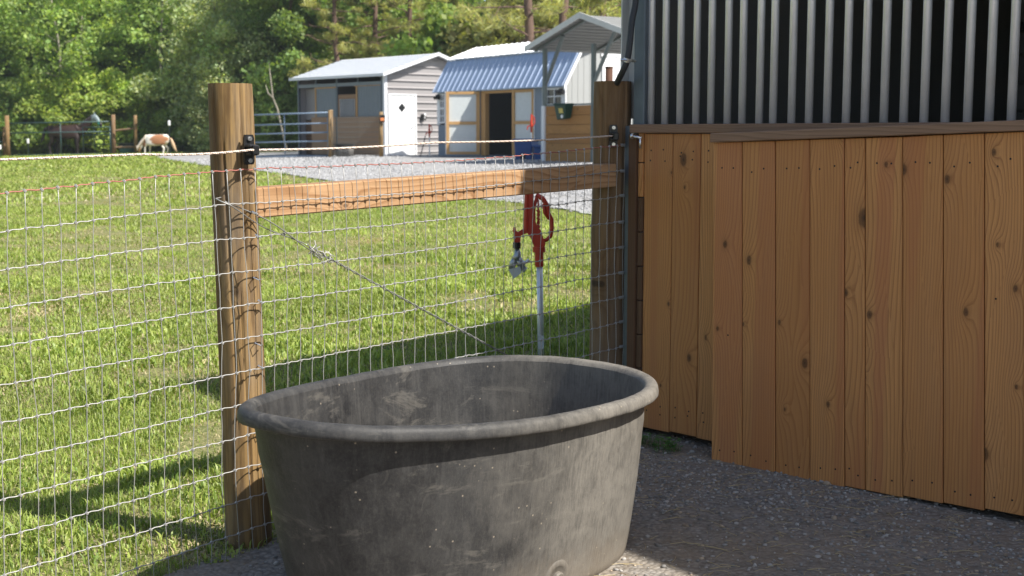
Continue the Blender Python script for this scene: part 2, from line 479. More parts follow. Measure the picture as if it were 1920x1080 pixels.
def mk_endgrain():
    a = N('sawn_end_grain'); co = a.objc()
    ln = a.vmath('LENGTH', a.scalev(co, (1, 1, 0))).outputs['Value']
    rg = a.math('SINE', a.math('ADD', a.math('MULTIPLY', ln, 900.0), a.math('MULTIPLY', a.noise(co, 14), 6.0)))
    c = a.mix(a.math('MULTIPLY_ADD', rg, .3, .4), (.62, .50, .33), (.34, .22, .11))
    return a.finish(c, .85, 0, rg, .2, .001)
M_endgrain = mk_endgrain()
LPB = Vector((-.856, 4.220, -.04)); LPT = Vector((-.882, 4.215, 1.454))
left_post = round_post('fence_post', 'sunlit round wooden post left of the black tub, with black rope insulator', LPB, LPT, .073, .0695, M_post)
RPB = Vector((.405, 5.575, .02)); RPT = Vector((.415, 5.560, 1.512))
right_post = round_post('fence_post', 'shaded brown wooden post at the corner of the barn wall', RPB, RPT, .082, .0775, M_post2)
# staples on the left post
st = MB()
for (k, ds) in ((0, .03), (1, .02), (2, .03), (3, .02), (4, .035), (5, .02), (6, .03), (7, .03), (8, .02)):
    p = F(.80 + ds, topz(.8) - k * .1036 - (.03 if k % 2 else .0), -.003) - LPB
    st.tube([p + Vector((-.010, .02, .006)), p + Vector((-.009, -.004, .006)), p + Vector((.009, -.006, -.002)), p + Vector((.010, .02, -.002))], .0017, 4)
st.build('staple', M_chrome, left_post)

# ------------------------------------------------------------------ cross beam between the posts
def timber():
    a = F(.845, 0, .062); b = F(2.615, 0, .045)
    za, zb = 1.035, 1.083
    d = (b - a); L = d.length
    t = thing('cross_timber', 'square pale timber rail between the two posts, right end in shade', 'timber rail',
              (a.x, a.y, za), math.atan2(d.y, d.x))
    h = .094
    P = [(0, -.044, 0), (L, -.044, zb - za), (L, .048, zb - za), (0, .048, 0),
         (0, -.044, h), (L, -.044, h + zb - za), (L, .048, h + zb - za), (0, .048, h)]
    m = MB(); m.hexa(P, .004); m.build('beam', M_beam, t)
    e = MB(); e.add([(-.001, -.038, .006), (-.001, .042, .006), (-.001, .042, h - .006), (-.001, -.038, h - .006)], [(0, 1, 2, 3)])
    e.build('sawn_end', M_endgrain, t)
timber()

# ------------------------------------------------------------------ rope, insulators, brace wire
def rope():
    m = MB()
    P = [F(-1.2, 1.212, -.02), F(0, 1.231, -.02), F(.42, 1.240, -.02), Vector((-.800, 4.105, 1.249)), F(1.6, 1.268, .004), Vector((.412, 5.448, 1.290))]
    pts = []
    for i in range(len(P) - 1):
        n = 40
        for k in range(n):
            u = k / n; p = P[i].lerp(P[i + 1], u); p.z -= .006 * math.sin(u * math.pi) * (i > 1); pts.append(p)
    pts.append(P[-1])
    # two strands twisted round each other
    r = thing('electric_rope', 'white braided rope strung above the mesh from post to post', 'rope', P[0])
    for ph in (0, math.pi / 1.5, 2 * math.pi / 1.5):
        m = MB(); L = 0; q = []
        for i in range(len(pts) - 1):
            seg = pts[i + 1] - pts[i]; t = seg.normalized(); x = Vector((0, 0, 1)); y = t.cross(x).normalized()
            for k in range(4):
                u = k / 4; l = L + seg.length * u; an = l / .0042 * .35 + ph
                q.append(pts[i] + seg * u + (x * math.cos(an) + y * math.sin(an)) * .0016 - P[0])
            L += seg.length
        m.tube(q, .0021, 5); m.build('strand', M_rope, r, smooth=True)
rope()
def insulator(loc, label, facing):
    t = thing('rope_insulator', label, 'insulator', loc, facing, 'black rope insulators on the posts')
    m = MB()
    m.prism([(-.013, -.046), (.013, -.046), (.017, -.036), (.017, .036), (.013, .046), (-.013, .046), (-.017, .036), (-.017, -.036)], 1, 0, .010)
    m.build('back_plate', M_black, t)
    m = MB(); m.box(-.015, .015, -.030, .0, .006, .016, .003); m.box(-.015, .015, -.030, .0, -.018, -.008, .003)
    m.box(-.006, .015, -.040, -.024, -.016, .014, .003); m.build('clamp', M_black, t)
    for z in (.034, -.034):
        s = MB(); s.tube([(0, -.001, z), (0, -.006, z)], .0075, 10); s.tube([(0, -.006, z), (0, -.0075, z)], .004, 6); s.build('screw_head', M_chrome, t)
    return t
insulator((-.812, 4.145, 1.250), 'black insulator on the right side of the sunlit post', R(38))
insulator((.414, 5.474, 1.289), 'black insulator screwed to the shaded post by the barn', R(6))
M_oldwire = mat_metal('dull_twisted_wire', (.30, .30, .29), .5, .6, .4, (.15, .13, .1), .4, 60)
def brace():
    a = F(.715, 1.092, .004); b = F(2.62, .13, -.012)
    t = thing('brace_wire', 'twisted diagonal brace wire running from left post down towards the right post', 'wire', a)
    d = b - a; L = d.length; dn = d.normalized(); x = Vector((0, 0, 1)); x = (x - dn * x.dot(dn)).normalized(); y = dn.cross(x)
    for ph in (0, math.pi):
        pts = []
        for i in range(330):
            u = i / 329; l = u * L
            amp = .0028 + .010 * max(0, 1 - abs(u - .10) / .10) 
            an = l / .012 * 1.0 + ph
            amp2 = .0028
            if u < .2: an = ph + (u - .2) * L / .012 * .12 ; amp2 = .0028 + .011 * math.sin(min(1, u / .2) * math.pi)
            pts.append(a * 0 + dn * l + (x * math.cos(an) + y * math.sin(an)) * amp2)
        m = MB(); m.tube(pts, .0019, 5); m.build('strand', M_oldwire, t, smooth=True)
    m = MB()
    c = dn * L * .17
    for q in range(4):
        rr = random.Random(q)
        pts = [c + Vector((rr.uniform(-.02, .02), -.006, rr.uniform(-.02, .02))) + dn * (k * .012) + Vector((.014 * math.sin(k * 1.1 + q), -.004 * k % .01, .016 * math.cos(k * .9 + q * 2))) for k in range(8)]
        m.tube(pts, .0016, 4)
    m.build('twisted_tail', M_wire, t, smooth=True)
    w_ = MB(); w_.tube([Vector((-.02, .11, .012)), Vector((-.035, .03, .008)), Vector((-.012, -.006, .002)), Vector((.02, -.004, -.012))], .002, 5)
    w_.build('post_wrap', M_wire, t, smooth=True)
brace()

# ------------------------------------------------------------------ stock tank
def mat_tank():
    a = N('scuffed_black_poly'); co = a.objc()
    big = a.noise(co, 2.4, 7, .7, .5); med = a.noise(co, 13, 8, .78); fin = a.noise(co, 120, 5, .8)
    grain = a.noise(a.scalev(co, (150, 150, 14)), 1.0, 4, .7)
    ver = a.noise(a.scalev(co, (34, 34, 2.2)), 1.0, 6, .75)
    sx = a.n('SeparateXYZ', {0: co})
    c = a.mix(a.ramp(big, [(.36, 0), (.64, 1)]), (.017, .017, .0185), (.040, .040, .041))
    c = a.mix(a.math('MULTIPLY', a.ramp(med, [(.44, 0), (.58, 1)]), .34), c, (.075, .073, .070))
    c = a.mix(a.math('MULTIPLY', a.ramp(ver, [(.50, 0), (.66, 1)]), .28), c, (.11, .107, .102))
    c = a.mix(a.math('MULTIPLY', a.ramp(grain, [(.50, 0), (.64, 1)]), .16), c, (.08, .074, .066))
    c = a.mix(a.math('MULTIPLY', a.ramp(med, [(.34, 1), (.46, 0)]), .22), c, (.018, .018, .019))
    # dust: barn-side end, and a muddy foot
    e_ = a.math('ADD', a.math('MULTIPLY', sx.outputs[0], .85), a.math('MULTIPLY', big, .5))
    side = a.math('MULTIPLY', a.ramp(e_, [(.34, 0), (.62, 1)]), a.ramp(a.math('ADD', a.math('MULTIPLY', grain, .5), a.math('MULTIPLY', med, .5)), [(.38, .45), (.56, 1)]))
    c = a.mix(a.math('MULTIPLY', side, .62), c, (.29, .265, .225))
    foot = a.ramp(a.math('ADD', sx.outputs[2], a.math('MULTIPLY', med, .30)), [(.17, 1), (.30, 0)])
    c = a.mix(a.math('MULTIPLY', foot, .45), c, (.24, .195, .145))
    rub = a.ramp(a.noise(a.scalev(co, (3.0, 3.0, 9.0)), 1.0, 6, .75, .8), [(.56, 0), (.64, 1)])
    c = a.mix(a.math('MULTIPLY', rub, .34), c, (.20, .185, .16))
    # hairline scratches and scuffs
    sc = None
    for (rot, s_, th) in (((.1, .5, .3), 6.0, .0035), ((.7, .1, 1.2), 9.0, .0045), ((.2, 1.1, 2.2), 4.0, .003), ((1.3, .4, .2), 7.0, .003)):
        mp = a.n('Mapping', {'Vector': co, 'Rotation': rot, 'Scale': (s_ * .5, s_ * 3.0, s_ * .5)}).outputs[0]
        nn = a.noise(mp, 1.0, 0, .3, .3)
        band = a.math('LESS_THAN', a.math('ABSOLUTE', a.math('SUBTRACT', nn, .5)), th)
        band = a.math('MULTIPLY', band, a.ramp(a.noise(co, 5.0 + s_, 3), [(.55, 0), (.62, 1)]))
        sc = band if sc is None else a.math('MAXIMUM', sc, band)
    c = a.mix(a.math('MULTIPLY', sc, .07), c, (.27, .24, .20))
    spk = a.ramp(a.n('TexVoronoi', {'Vector': co, 'Scale': 30.0}).outputs['Distance'], [(.05, 1), (.10, 0)])
    spk = a.math('MULTIPLY', spk, a.math('GREATER_THAN', a.noise(co, 7, 3), .53))
    c = a.mix(a.math('MULTIPLY', spk, .7), c, (.40, .34, .26))
    c = a.mix(a.math('MULTIPLY', a.ramp(fin, [(.48, 0), (.66, 1)]), .16), c, (.14, .13, .11))
    h = a.math('ADD', a.math('MULTIPLY', med, .5), a.math('ADD', a.math('MULTIPLY', fin, .5), a.math('MULTIPLY', sc, -.15)))
    return a.finish(c, a.math('MULTIPLY_ADD', med, .3, .40), 0, h, .40, .004, .3)
M_tank = mat_tank()
TK = [-0.1696, 3.793, 0.97, 0.729, 0.443, 2.435, 0.569, -0.027, -0.027, 0.013, 0.182, 0.040]   # about 1.45 x 0.9 m
def tank():
    cx, cy, th, A, B, n, z, tx, ty, wv, e, lo = TK
    NS = 128
    t_ = np.linspace(0, 2 * np.pi, NS, endpoint=False)
    # even spacing by arc: resample
    tt = np.linspace(0, 2 * np.pi, 4000)
    def cur(t):
        c, s = np.cos(t), np.sin(t); b2 = B * (1 + e * c)
        u = A * np.sign(c) * abs(c) ** (2 / n); v = b2 * np.sign(s) * abs(s) ** (2 / n)
        return u, v
    U, V_ = cur(tt); dl = np.hypot(np.diff(U), np.diff(V_)); cl = np.concatenate([[0], np.cumsum(dl)])
    t_ = np.interp(np.linspace(0, cl[-1], NS, endpoint=False), cl, tt)
    u, v = cur(t_)
    hz = z + wv * (u * u / A / A - v * v / B / B)
    x = u * np.cos(th) - v * np.sin(th); y = u * np.sin(th) + v * np.cos(th)
    hz = hz + tx * x + ty * y
    P = np.stack([x, y], -1); T = np.roll(P, -1, 0) - np.roll(P, 1, 0); T /= np.linalg.norm(T, axis=1)[:, None]
    Nn = np.stack([T[:, 1], -T[:, 0]], -1)
    def ring(inset, zz, scale=1.0):
        q = (P - Nn * inset) * scale
        return np.column_stack([q, zz])
    gb = gzv(cx + P[:, 0] * .82, cy + P[:, 1] * .82) - .012
    top = hz
    loc = (cx, cy, 0)
    t = thing('stock_tank', 'large scuffed black oval stock tank standing in front of the fence', 'water trough', loc)
    def strip(rings, name, capb=False, mat=M_tank):
        m = MB(); vs = [tuple(p) for r in rings for p in r]; fs = []
        for j in range(len(rings) - 1):
            for k in range(NS): fs.append((j*NS+k, j*NS+(k+1)%NS, (j+1)*NS+(k+1)%NS, (j+1)*NS+k))
        if capb: fs.append(tuple(range(NS))); 
        m.add(vs, fs); return m.build(name, mat, t, smooth=True)
    rr = []
    wall_top = top - .040
    for q in np.linspace(0, 1, 14):
        s = .805 + (1.0 - .805) * (q ** .95); ins = .041 * q
        zz = gb + (wall_top - gb) * q
        bul = .004 * math.sin(q * math.pi)
        extra = 0.0022 if abs(q - .84) < .05 else 0
        rg_ = ring(ins - bul - extra, zz, s); rg_[:, 0] += .024 * (1 - q); rg_[:, 1] += .065 * (1 - q)
        rr.append(rg_)
    strip(rr, 'wall', True)
    # rolled rim
    prof = [(.0425, -.035), (.004, -.037), (.0005, -.034), (.0, -.026), (.002, -.014), (.006, -.006), (.013, -.001), (.022, .0), (.033, -.001), (.041, -.006), (.0465, -.017)]
    wob = np.array([.0014 * mnoise.noise(Vector((p[0] * 30, p[1] * 30, 1))) for p in P])
    strip([ring(a_, top + b_ + wob * (1 if b_ > -.03 else 1.6)) for a_, b_ in prof], 'rim')
    inn = [ring(.0465, top - .017)]
    for q in np.linspace(0, 1, 12)[1:]:
        hf = 1 - q * .93; s = .805 + .195 * (hf ** .95); zz = (top - .017) + (gb + .05 - (top - .017)) * q
        r_ = ring(.048 * hf + .010 * q, zz, s); r_[:, 0] += .024 * (1 - hf); r_[:, 1] += .065 * (1 - hf); inn.append(r_)
    for ins_, dz_, sc_ in ((.03, .036, .80), (.09, .032, .79)):
        r_ = ring(ins_, gb + dz_, sc_); r_[:, 0] += .023; r_[:, 1] += .062; inn.append(r_)
    o = strip(inn[::-1], 'inner_wall', True)
    # drain plug low on the near wall
    k = min(range(NS), key=lambda i: abs(((cx + rr[2][i][0]) / (cy + rr[2][i][1])) * 2500 + 960 - 1046) + (1e5 if (Nn[i, 1] > 0) else 0))
    pc = Vector(rr[2][k]); pc.x -= Nn[k, 0] * .004; pc.y -= Nn[k, 1] * .004; pc.z = gb[k] + .075
    nv = Vector((Nn[k, 0], Nn[k, 1], -.18)).normalized()
    q = nv.to_track_quat('Z', 'Y').to_matrix()
    m = MB()
    def lat(m, prof, n_=20):
        vs = []; fs = []
        for (r, zz) in prof:
            for j in range(n_):
                a_ = 2*math.pi*j/n_; vs.append(pc + q @ Vector((r*math.cos(a_), r*math.sin(a_), zz)))
        for i in range(len(prof)-1):
            for j in range(n_): fs.append((i*n_+j, i*n_+(j+1)%n_, (i+1)*n_+(j+1)%n_, (i+1)*n_+j))
        fs.append(tuple((len(prof)-1)*n_+j for j in range(n_))); m.add(vs, fs)
    lat(m, [(.060, -.006), (.054, .004), (.040, .007), (.036, .004)]); m.build('drain_boss', M_tank, t, smooth=True)
    m = MB(); lat(m, [(.022, .0), (.022, .012), (.018, .016)]); m.build('drain_plug', M_tank, t)
tank()

# ------------------------------------------------------------------ near barn
BO = Vector((.515, 5.45, 0)); BW = Vector((.682, -.731, 0)); BB = Vector((.731, .682, 0))
BANG = math.atan2(BW.y, BW.x)       # local x = along the front wall to the right, local y = into the barn
def barn():
    t = thing('horse_barn', 'near barn with stained board wainscot, grey steel bars and dark stall inside', 'barn', BO, BANG)
    M_side = mat_plain('dark_siding', (.26, .25, .23), .6, .1, .2, 3)
    # corner steel and trim
    m = MB(); m.box(-.036, .022, .004, .060, .05, 2.97, .004); m.build('corner_post', M_bluesteel, t)
    m = MB(); m.box(-.062, -.0375, -.012, .0, .06, 1.33); m.build('steel_angle', M_bluesteel, t)
    m = MB(); m.box(-.115, -.040, .062, .068, 1.36, 2.98); m.box(-.121, -.115, .02, .068, 1.36, 2.98); m.build('corner_trim', M_paletrim, t)
    m = MB(); m.box(-.030, .012, -.030, .0025, .05, 1.297, .003); m.build('corner_stud', M_dkwood, t)
    # ends of the side planks
    for k in range(9):
        z0 = .06 + k * .1405
        m = MB(); m.box(.014, .0385, -.018, -.0005 + .0012 * (k % 3), z0, z0 + .1365, .002)
        m.build('plank_end', M_dkwood if k < 7 else M_board, t)
    # wainscot boards
    x = .0405
    for wdt, zb in ((.1465, .094), (.1375, .100), (.140, .096), (.140, .097), (.120, .098), (.14, .098), (.14, .098), (.14, .099), (.14, .10), (.14, .10), (.14, .10), (.14, .1), (.14, .1), (.14, .1), (.14, .1), (.14, .1)):
        m = MB(); m.hexa([(x, -.010, zb), (x + wdt, -.010, zb), (x + wdt, .010, zb), (x, .010, zb), (x, -.010, 1.2985), (x + wdt, -.010, 1.2985), (x + wdt, .010, 1.2985), (x, .010, 1.2985)], .0018)
        m.build('board', M_board, t); x += wdt + .0032
    xe = x
    m = MB(); m.box(-.028, xe, -.028, .075, 1.301, 1.336, .003); m.build('cap_board', M_cap, t)
    m = MB(); m.box(.04, xe, .0125, .045, .14, .28); m.box(.04, xe, .0125, .045, 1.1, 1.24); m.box(.04, xe, .046, .06, .1, 1.29); m.build('wainscot_backing', M_dkwood, t)
    # bars
    bs = [0.029, 0.103, 0.181, 0.262, 0.336, 0.417, 0.487, 0.567, 0.63, 0.713, 0.789, 0.866, 0.946, 1.022, 1.098, 1.175, 1.252, 1.33, 1.411, 1.487, 1.563, 1.641, 1.718, 1.795, 1.872, 1.95, 2.03, 2.1, 2.18]
    for k, bx in enumerate(bs):
        m = MB(); ln = .004 * mnoise.noise(Vector((k * 3.1, 0, 0)))
        m.tube([(bx, .04, 1.337), (bx + ln, .04, 2.58)], .0148, 12); m.build('bar', M_galv, t, smooth=True)
    m = MB(); m.box(.024, xe, .0, .09, 2.58, 2.68); m.box(.024, xe, .07, .10, 2.681, 2.95); m.build('header', M_paletrim, t)
    # far end of the front wall, sheathing further right
    m = MB(); m.box(xe, 11.15, .07, .12, .0, 2.95); m.build('front_wall', M_side, t)
    # side wall (towards the fence), with horizontal planks seen from inside dark
    m = MB(); m.box(-.02, .02, .08, 6.0, .0, 2.95); m.build('side_wall', M_side, t)
    # dark back wall of horizontal siding with ribs, plus two girts
    m = MB(); yb = 3.1
    m.prism([(.05, 0), (11, 0), (11, 2.98), (5.6, 4.57), (.05, 2.98)], 1, yb + .03, yb + .06)
    z = .0
    while z < 2.95:
        m.prism([(yb + .029, z + .0), (yb + .012, z + .012), (yb + .004, z + .145), (yb + .012, z + .150), (yb + .029, z + .155)], 0, .05, 6.9); z += .158
    m.build('back_wall', M_side, t)
    for z in (1.28, 1.86, 2.45):
        m = MB(); m.box(.05, 3.6, yb - .06, yb + .003, z, z + .05); m.build('girt', M_dark, t)
    for x_ in (1.28, 2.55):
        m = MB(); m.box(x_, x_ + .08, yb - .14, yb - .062, .1, 2.95); m.build('stall_post', M_dark, t)
    m = MB(); m.box(3.9, 3.94, .1, yb, .0, 2.95); m.build('stall_partition', M_side, t)
    m = MB(); m.box(11.1, 11.15, .1, 5.9, 0, 2.95); m.prism([(.03, 0), (11.1, 0), (11.1, 2.98), (5.6, 4.57), (.03, 2.98)], 1, 5.95, 6.0); m.build('rear_wall', M_side, t)
    m = MB(); m.box(.02, 6.85, .08, yb, .0, .10); m.build('stall_floor', M_dkwood, t)
    # roof, rising away from the fence side
    m = MB()
    m.hexa([(-.01, .07, 2.985), (5.6, .07, 4.60), (5.6, 6.1, 4.60), (-.01, 6.1, 2.985), (-.01, .07, 3.02), (5.6, .07, 4.635), (5.6, 6.1, 4.635), (-.01, 6.1, 3.02)])
    m.hexa([(5.602, .07, 4.60), (11.25, .07, 2.985), (11.25, 6.1, 2.985), (5.602, 6.1, 4.60), (5.602, .07, 4.635), (11.25, .07, 3.02), (11.25, 6.1, 3.02), (5.602, 6.1, 4.635)])
    m.build('roof', M_paletrim, t)
    m = MB()
    for yv in np.arange(.07, 6.1, .3):
        m.hexa([(-.01, yv, 3.021), (5.6, yv, 4.636), (5.6, yv + .03, 4.636), (-.01, yv + .03, 3.021), (-.01, yv, 3.04), (5.6, yv, 4.655), (5.6, yv + .03, 4.655), (-.01, yv + .03, 3.04)])
    m.build('roof_ribs', M_paletrim, t)
    # gable infill over the header
    m = MB(); m.prism([(.03, 2.951), (11.1, 2.951), (11.1, 2.98), (5.6, 4.58), (.03, 2.982)], 1, .085, .12); m.build('gable_panel', M_side, t)
    # screws
    m = MB(); x = .0405
    for wdt in (.1465, .1375, .140, .140):
        for z in (1.20, 1.235, .17, .20):
            for dx in (.035, wdt - .04):
                X_ = x + dx + random.uniform(-.008, .008); Z_ = z + random.uniform(-.012, .012)
                m.tube([(X_, -.0095, Z_), (X_, -.0107, Z_)], .0036, 6)
        x += wdt + .0032
    m.build('screws', M_screw, t, stuff=True)
barn()
def hose():
    P = [(1192, -60, 5.42), (1192, 0, 5.42), (1185, 40, 5.41), (1181, 80, 5.40), (1176, 113, 5.40), (1167, 135, 5.42), (1156, 158, 5.50), (1150, 180, 5.66), (1146, 240, 5.70), (1146, 420, 5.72)]
    pts = []
    p_ = math.atan(290 / 2500.)
    for (u, v, y) in P:
        xc = (u - 960) / 2500.; yc = (540 - v) / 2500.
        d = Vector((xc, math.cos(p_) + yc * math.sin(p_), -math.sin(p_) + yc * math.cos(p_)))
        pts.append(d * (y / d.y) + Vector((0, 0, CAMZ)))
    # smooth
    q = []
    for i in range(len(pts) - 1):
        p0 = pts[max(0, i-1)]; p1 = pts[i]; p2 = pts[i+1]; p3 = pts[min(len(pts)-1, i+2)]
        for k in range(6):
            u = k / 6; q.append(.5 * ((2*p1) + (p2-p0)*u + (2*p0-5*p1+4*p2-p3)*u*u + (3*p1-p0-3*p2+p3)*u**3))
    o = q[0].copy()
    t = thing('black_pipe', 'bent black pipe running down the barn corner with a zinc clamp', 'pipe', o)
    m = MB(); m.tube([p - o for p in q], .0125, 10); m.build('pipe', M_hose, t, smooth=True)
    c = pts[4] - o; ax = (pts[5] - pts[3]).normalized()
    m = MB(); m.tube([c - ax * .008, c + ax * .008], .0155, 12); m.tube([c + Vector((.012, -.006, 0)), c + Vector((.034, .01, -.003))], .006, 8)
    m.tube([c + Vector((-.026, -.006, .001)), c + Vector((.0, -.012, 0))], .006, 8); m.build('clamp', M_chrome, t)
hose()
def eyebolt():
    t = thing('gate_bolt', 'zinc gate bolt sticking out of the barn corner beside the shaded post', 'bolt', (.500, 5.425, 1.285))
    m = MB(); m.tube([(-.018, -.012, .004), (.022, -.03, -.004)], .006, 8); m.tube([(-.022, -.012, .005), (-.012, -.014, .003)], .011, 10)
    m.tube([(.016, -.028, -.003), (.016, -.028, -.045)], .005, 8); m.build('bolt', M_chrome, t, smooth=True)
eyebolt()

# sliding stall door standing slightly open in front of the barn wall
def stall_door():
    O = Vector((.767, 5.0, 0)); d = Vector((.7267, -.687, 0)).normalized()
    t = thing('stall_door', 'low stained board door hung slightly skew in front of the barn wall', 'door', O, math.atan2(d.y, d.x))
    T_ = [(-.021, 1.264), (.106, 1.269), (.247, 1.273), (.389, 1.278), (.525, 1.282), (.603, 1.284), (.742, 1.288), (.885, 1.295), (1.024, 1.300), (1.153, 1.305), (1.29, 1.309)]
    B_ = [(-.005, .044), (.135, .042), (.280, .045), (.425, .050), (.565, .057), (.644, .060), (.787, .063), (.933, .069), (1.075, .076), (1.208, .078), (1.345, .084)]
    g = .0017
    sc = MB()
    for k in range(len(T_) - 1):
        (x0, z0), (x1, z1) = T_[k], T_[k + 1]; (a0, c0), (a1, c1) = B_[k], B_[k + 1]
        cb = (c0 + c1) / 2 - .003 * (k % 2)
        x0 += g; x1 -= g; a0 += g; a1 -= g
        jy = .0012 * ((k * 7) % 3)
        P = [(a0, jy, cb), (a1, jy, cb), (a1, .022, cb), (a0, .022, cb), (x0, jy, z0), (x1, jy, z1), (x1, .022, z1), (x0, .022, z0)]
        m = MB(); m.hexa(P, .002); o = m.build('board', M_board, t)
        if k == 4: o['label'] = 'narrow ripped board'
        for (u, zz) in ((.28, .055), (.72, .055), (.3, 1.13), (.7, 1.14), (.5 if k == 0 else .3, .5 + .1 * (k % 3))):
            if zz == .055 or zz > 1.1 or k in (0, 8):
                zq = (1 - 0) * (cb + zz + random.uniform(-.012, .012)); f_ = (zq - cb) / (z0 - cb)
                X_ = (a0 + (a1 - a0) * u) * (1 - f_) + (x0 + (x1 - x0) * u) * f_ + random.uniform(-.006, .006)
                sc.tube([(X_, jy + .0005, zq), (X_, jy - .0007, zq)], .0036, 6)
    sc.build('screws', M_screw, t, stuff=True)
    m = MB(); m.hexa([(-.024, -.018, 1.266), (1.30, -.018, 1.313), (1.30, .075, 1.313), (-.024, .075, 1.266), (-.024, -.018, 1.300), (1.30, -.018, 1.347), (1.30, .075, 1.347), (-.024, .075, 1.300)], .003)
    m.build('cap_board', M_cap, t)
    m = MB()
    m.hexa([(.0, .024, .09), (1.33, .024, .13), (1.33, .062, .13), (.0, .062, .09), (.0, .024, .18), (1.33, .024, .22), (1.33, .062, .22), (.0, .062, .18)])
    m.hexa([(.0, .024, 1.13), (1.29, .024, 1.18), (1.29, .062, 1.18), (.0, .062, 1.13), (.0, .024, 1.22), (1.29, .024, 1.27), (1.29, .062, 1.27), (.0, .062, 1.22)])
    m.build('back_rail', M_dkwood, t)
stall_door()

# ------------------------------------------------------------------ yard hydrant
def hydrant():
    bx, by = .152, 7.0
    S = 7.0 / 2500
    t = thing('yard_hydrant', 'red yard hydrant on a galvanised pipe behind the timber rail, grey valve hanging', 'hydrant', (bx, by, gz(bx, by) - .02))
    zb = t.location.z
    def q(cx, cy, dy=0.0):        # photo crop coordinates -> local metres (true size at the hydrant)
        u = 900 + cx / 2.4; v = 230 + cy / 2.4
        return Vector(((u - 960) * S - bx, dy, CAMZ - (v - 250) * S - .004 - zb))
    m = MB(); m.tube([q(278, 1010) + Vector((0, 0, -.18)), q(268, 600)], .0168, 12); m.build('pipe', M_galv, t, smooth=True)
    m = MB(); a = q(276, 1000); m.box(a.x - .017, a.x + .015, -.0185, -.017, a.z - .02, a.z + .05); m.build('sticker', mat_plain('white_label_paper', (.7, .72, .75), .6), t)
    m = MB()
    m.tube([q(267, 643), q(266, 572)], .0235, 12)
    m.tube([q(266, 577), q(266, 554)], .034, 12)
    # main casting as an outline with thickness
    pts = [(245, 556), (288, 556), (296, 540), (282, 505), (276, 480), (262, 468), (250, 440), (240, 400), (240, 372), (240, 350), (240, 305), (206, 305), (203, 420), (205, 470), (186, 476), (172, 486), (160, 480), (150, 470), (150, 490), (152, 500), (150, 530), (182, 530), (184, 502), (212, 490), (230, 515)]
    P = [q(*c) for c in pts]
    m.prism([(p.x, p.z) for p in P], 1, -.016, .016)
    m.tube([q(167, 498), q(166, 532)], .0165, 10)
    m.tube([q(155, 486), q(155, 464)], [.010, .006], 8)
    m.tube([q(208, 480, -.01), q(208, 440, -.01), q(211, 305, -.01)], [.015, .014, .012], 8)
    m.tube([q(238, 478), q(243, 430), q(242, 380), q(256, 330)], [.012, .009, .009, .009], 8)
    m.build('head', M_red, t, smooth=False)
    m = MB()
    L = [q(c[0], c[1]) for c in ((252, 318), (282, 336), (303, 368), (308, 400), (322, 430), (324, 470), (318, 505), (300, 522), (280, 528))]
    m.tube(L, [.012, .014, .012, .010, .012, .011, .011, .010, .010], 8)
    L = [q(c[0], c[1]) for c in ((285, 360), (292, 400), (310, 430))]
    m.tube(L, [.008, .010, .006], 6)
    m.build('lever_handle', M_red, t, smooth=True)
    m = MB()
    for k in range(6):
        a = q(258 + 6 * (k % 2), 385 + k * 17); b = q(268 - 6 * (k % 2), 400 + k * 17)
        m.tube([a, b], .0085, 6)
    m.tube([q(262, 340), q(262, 480)], .0045, 6)
    m.build('linkage', M_red, t)
    v = thing('hose_splitter', 'grey two-way hose valve with white tag hanging from the red hydrant spout', 'hose valve', (bx, by, zb))
    m = MB(); m.tube([q(166, 533), q(165, 560)], .0215, 12); m.build('collar', M_black, v)
    M_gv = mat_metal('cast_zinc', (.45, .47, .50), .35, .85, .2)
    m = MB(); m.tube([q(168, 560), q(170, 590), q(162, 612)], [.012, .018, .028], 10)
    m.tube([q(165, 600), q(150, 625), q(140, 655)], [.020, .019, .017], 10); m.tube([q(168, 600), q(180, 630), q(196, 655)], [.020, .019, .017], 10); m.build('body', M_gv, v, smooth=True)
    m = MB(); m.tube([q(190, 622), q(205, 632)], .012, 8); m.tube([q(200, 628), q(222, 612)], [.006, .010], 8)
    m.tube([q(188, 648), q(206, 660)], .0155, 8); m.build('valve_lever', M_galv, v, smooth=True)
    m = MB(); A = [q(128, 655, -.022), q(180, 640, -.026), q(188, 668, -.022), q(152, 697, -.018)]
    m.add(A + [a + Vector((0, .0012, 0)) for a in A], [(0, 1, 2, 3), (7, 6, 5, 4), (0, 4, 5, 1), (1, 5, 6, 2), (2, 6, 7, 3), (3, 7, 4, 0)]); m.build('tag', mat_plain('white_tag_card', (.72, .73, .74), .6), v)
hydrant()

def rust_post():
    x, y = .72, 10.0; z = gz(x, y)
    t = thing('pipe_post', 'rusty brown pipe post standing behind the shaded fence post', 'post', (x, y, z))
    m = MB(); m.tube([(0, 0, 0), (0, 0, 1.78 - z)], .027, 14); m.build('pipe', mat_plain('rusty_steel', (.10, .045, .025), .8, .2, .5, 20), t, smooth=True)
    m = MB(); m.tube([(0, 0, 1.78 - z), (0, 0, 1.79 - z)], .029, 14); m.build('pipe_cap', mat_plain('rusty_cap', (.10, .05, .03), .8), t)
rust_post()

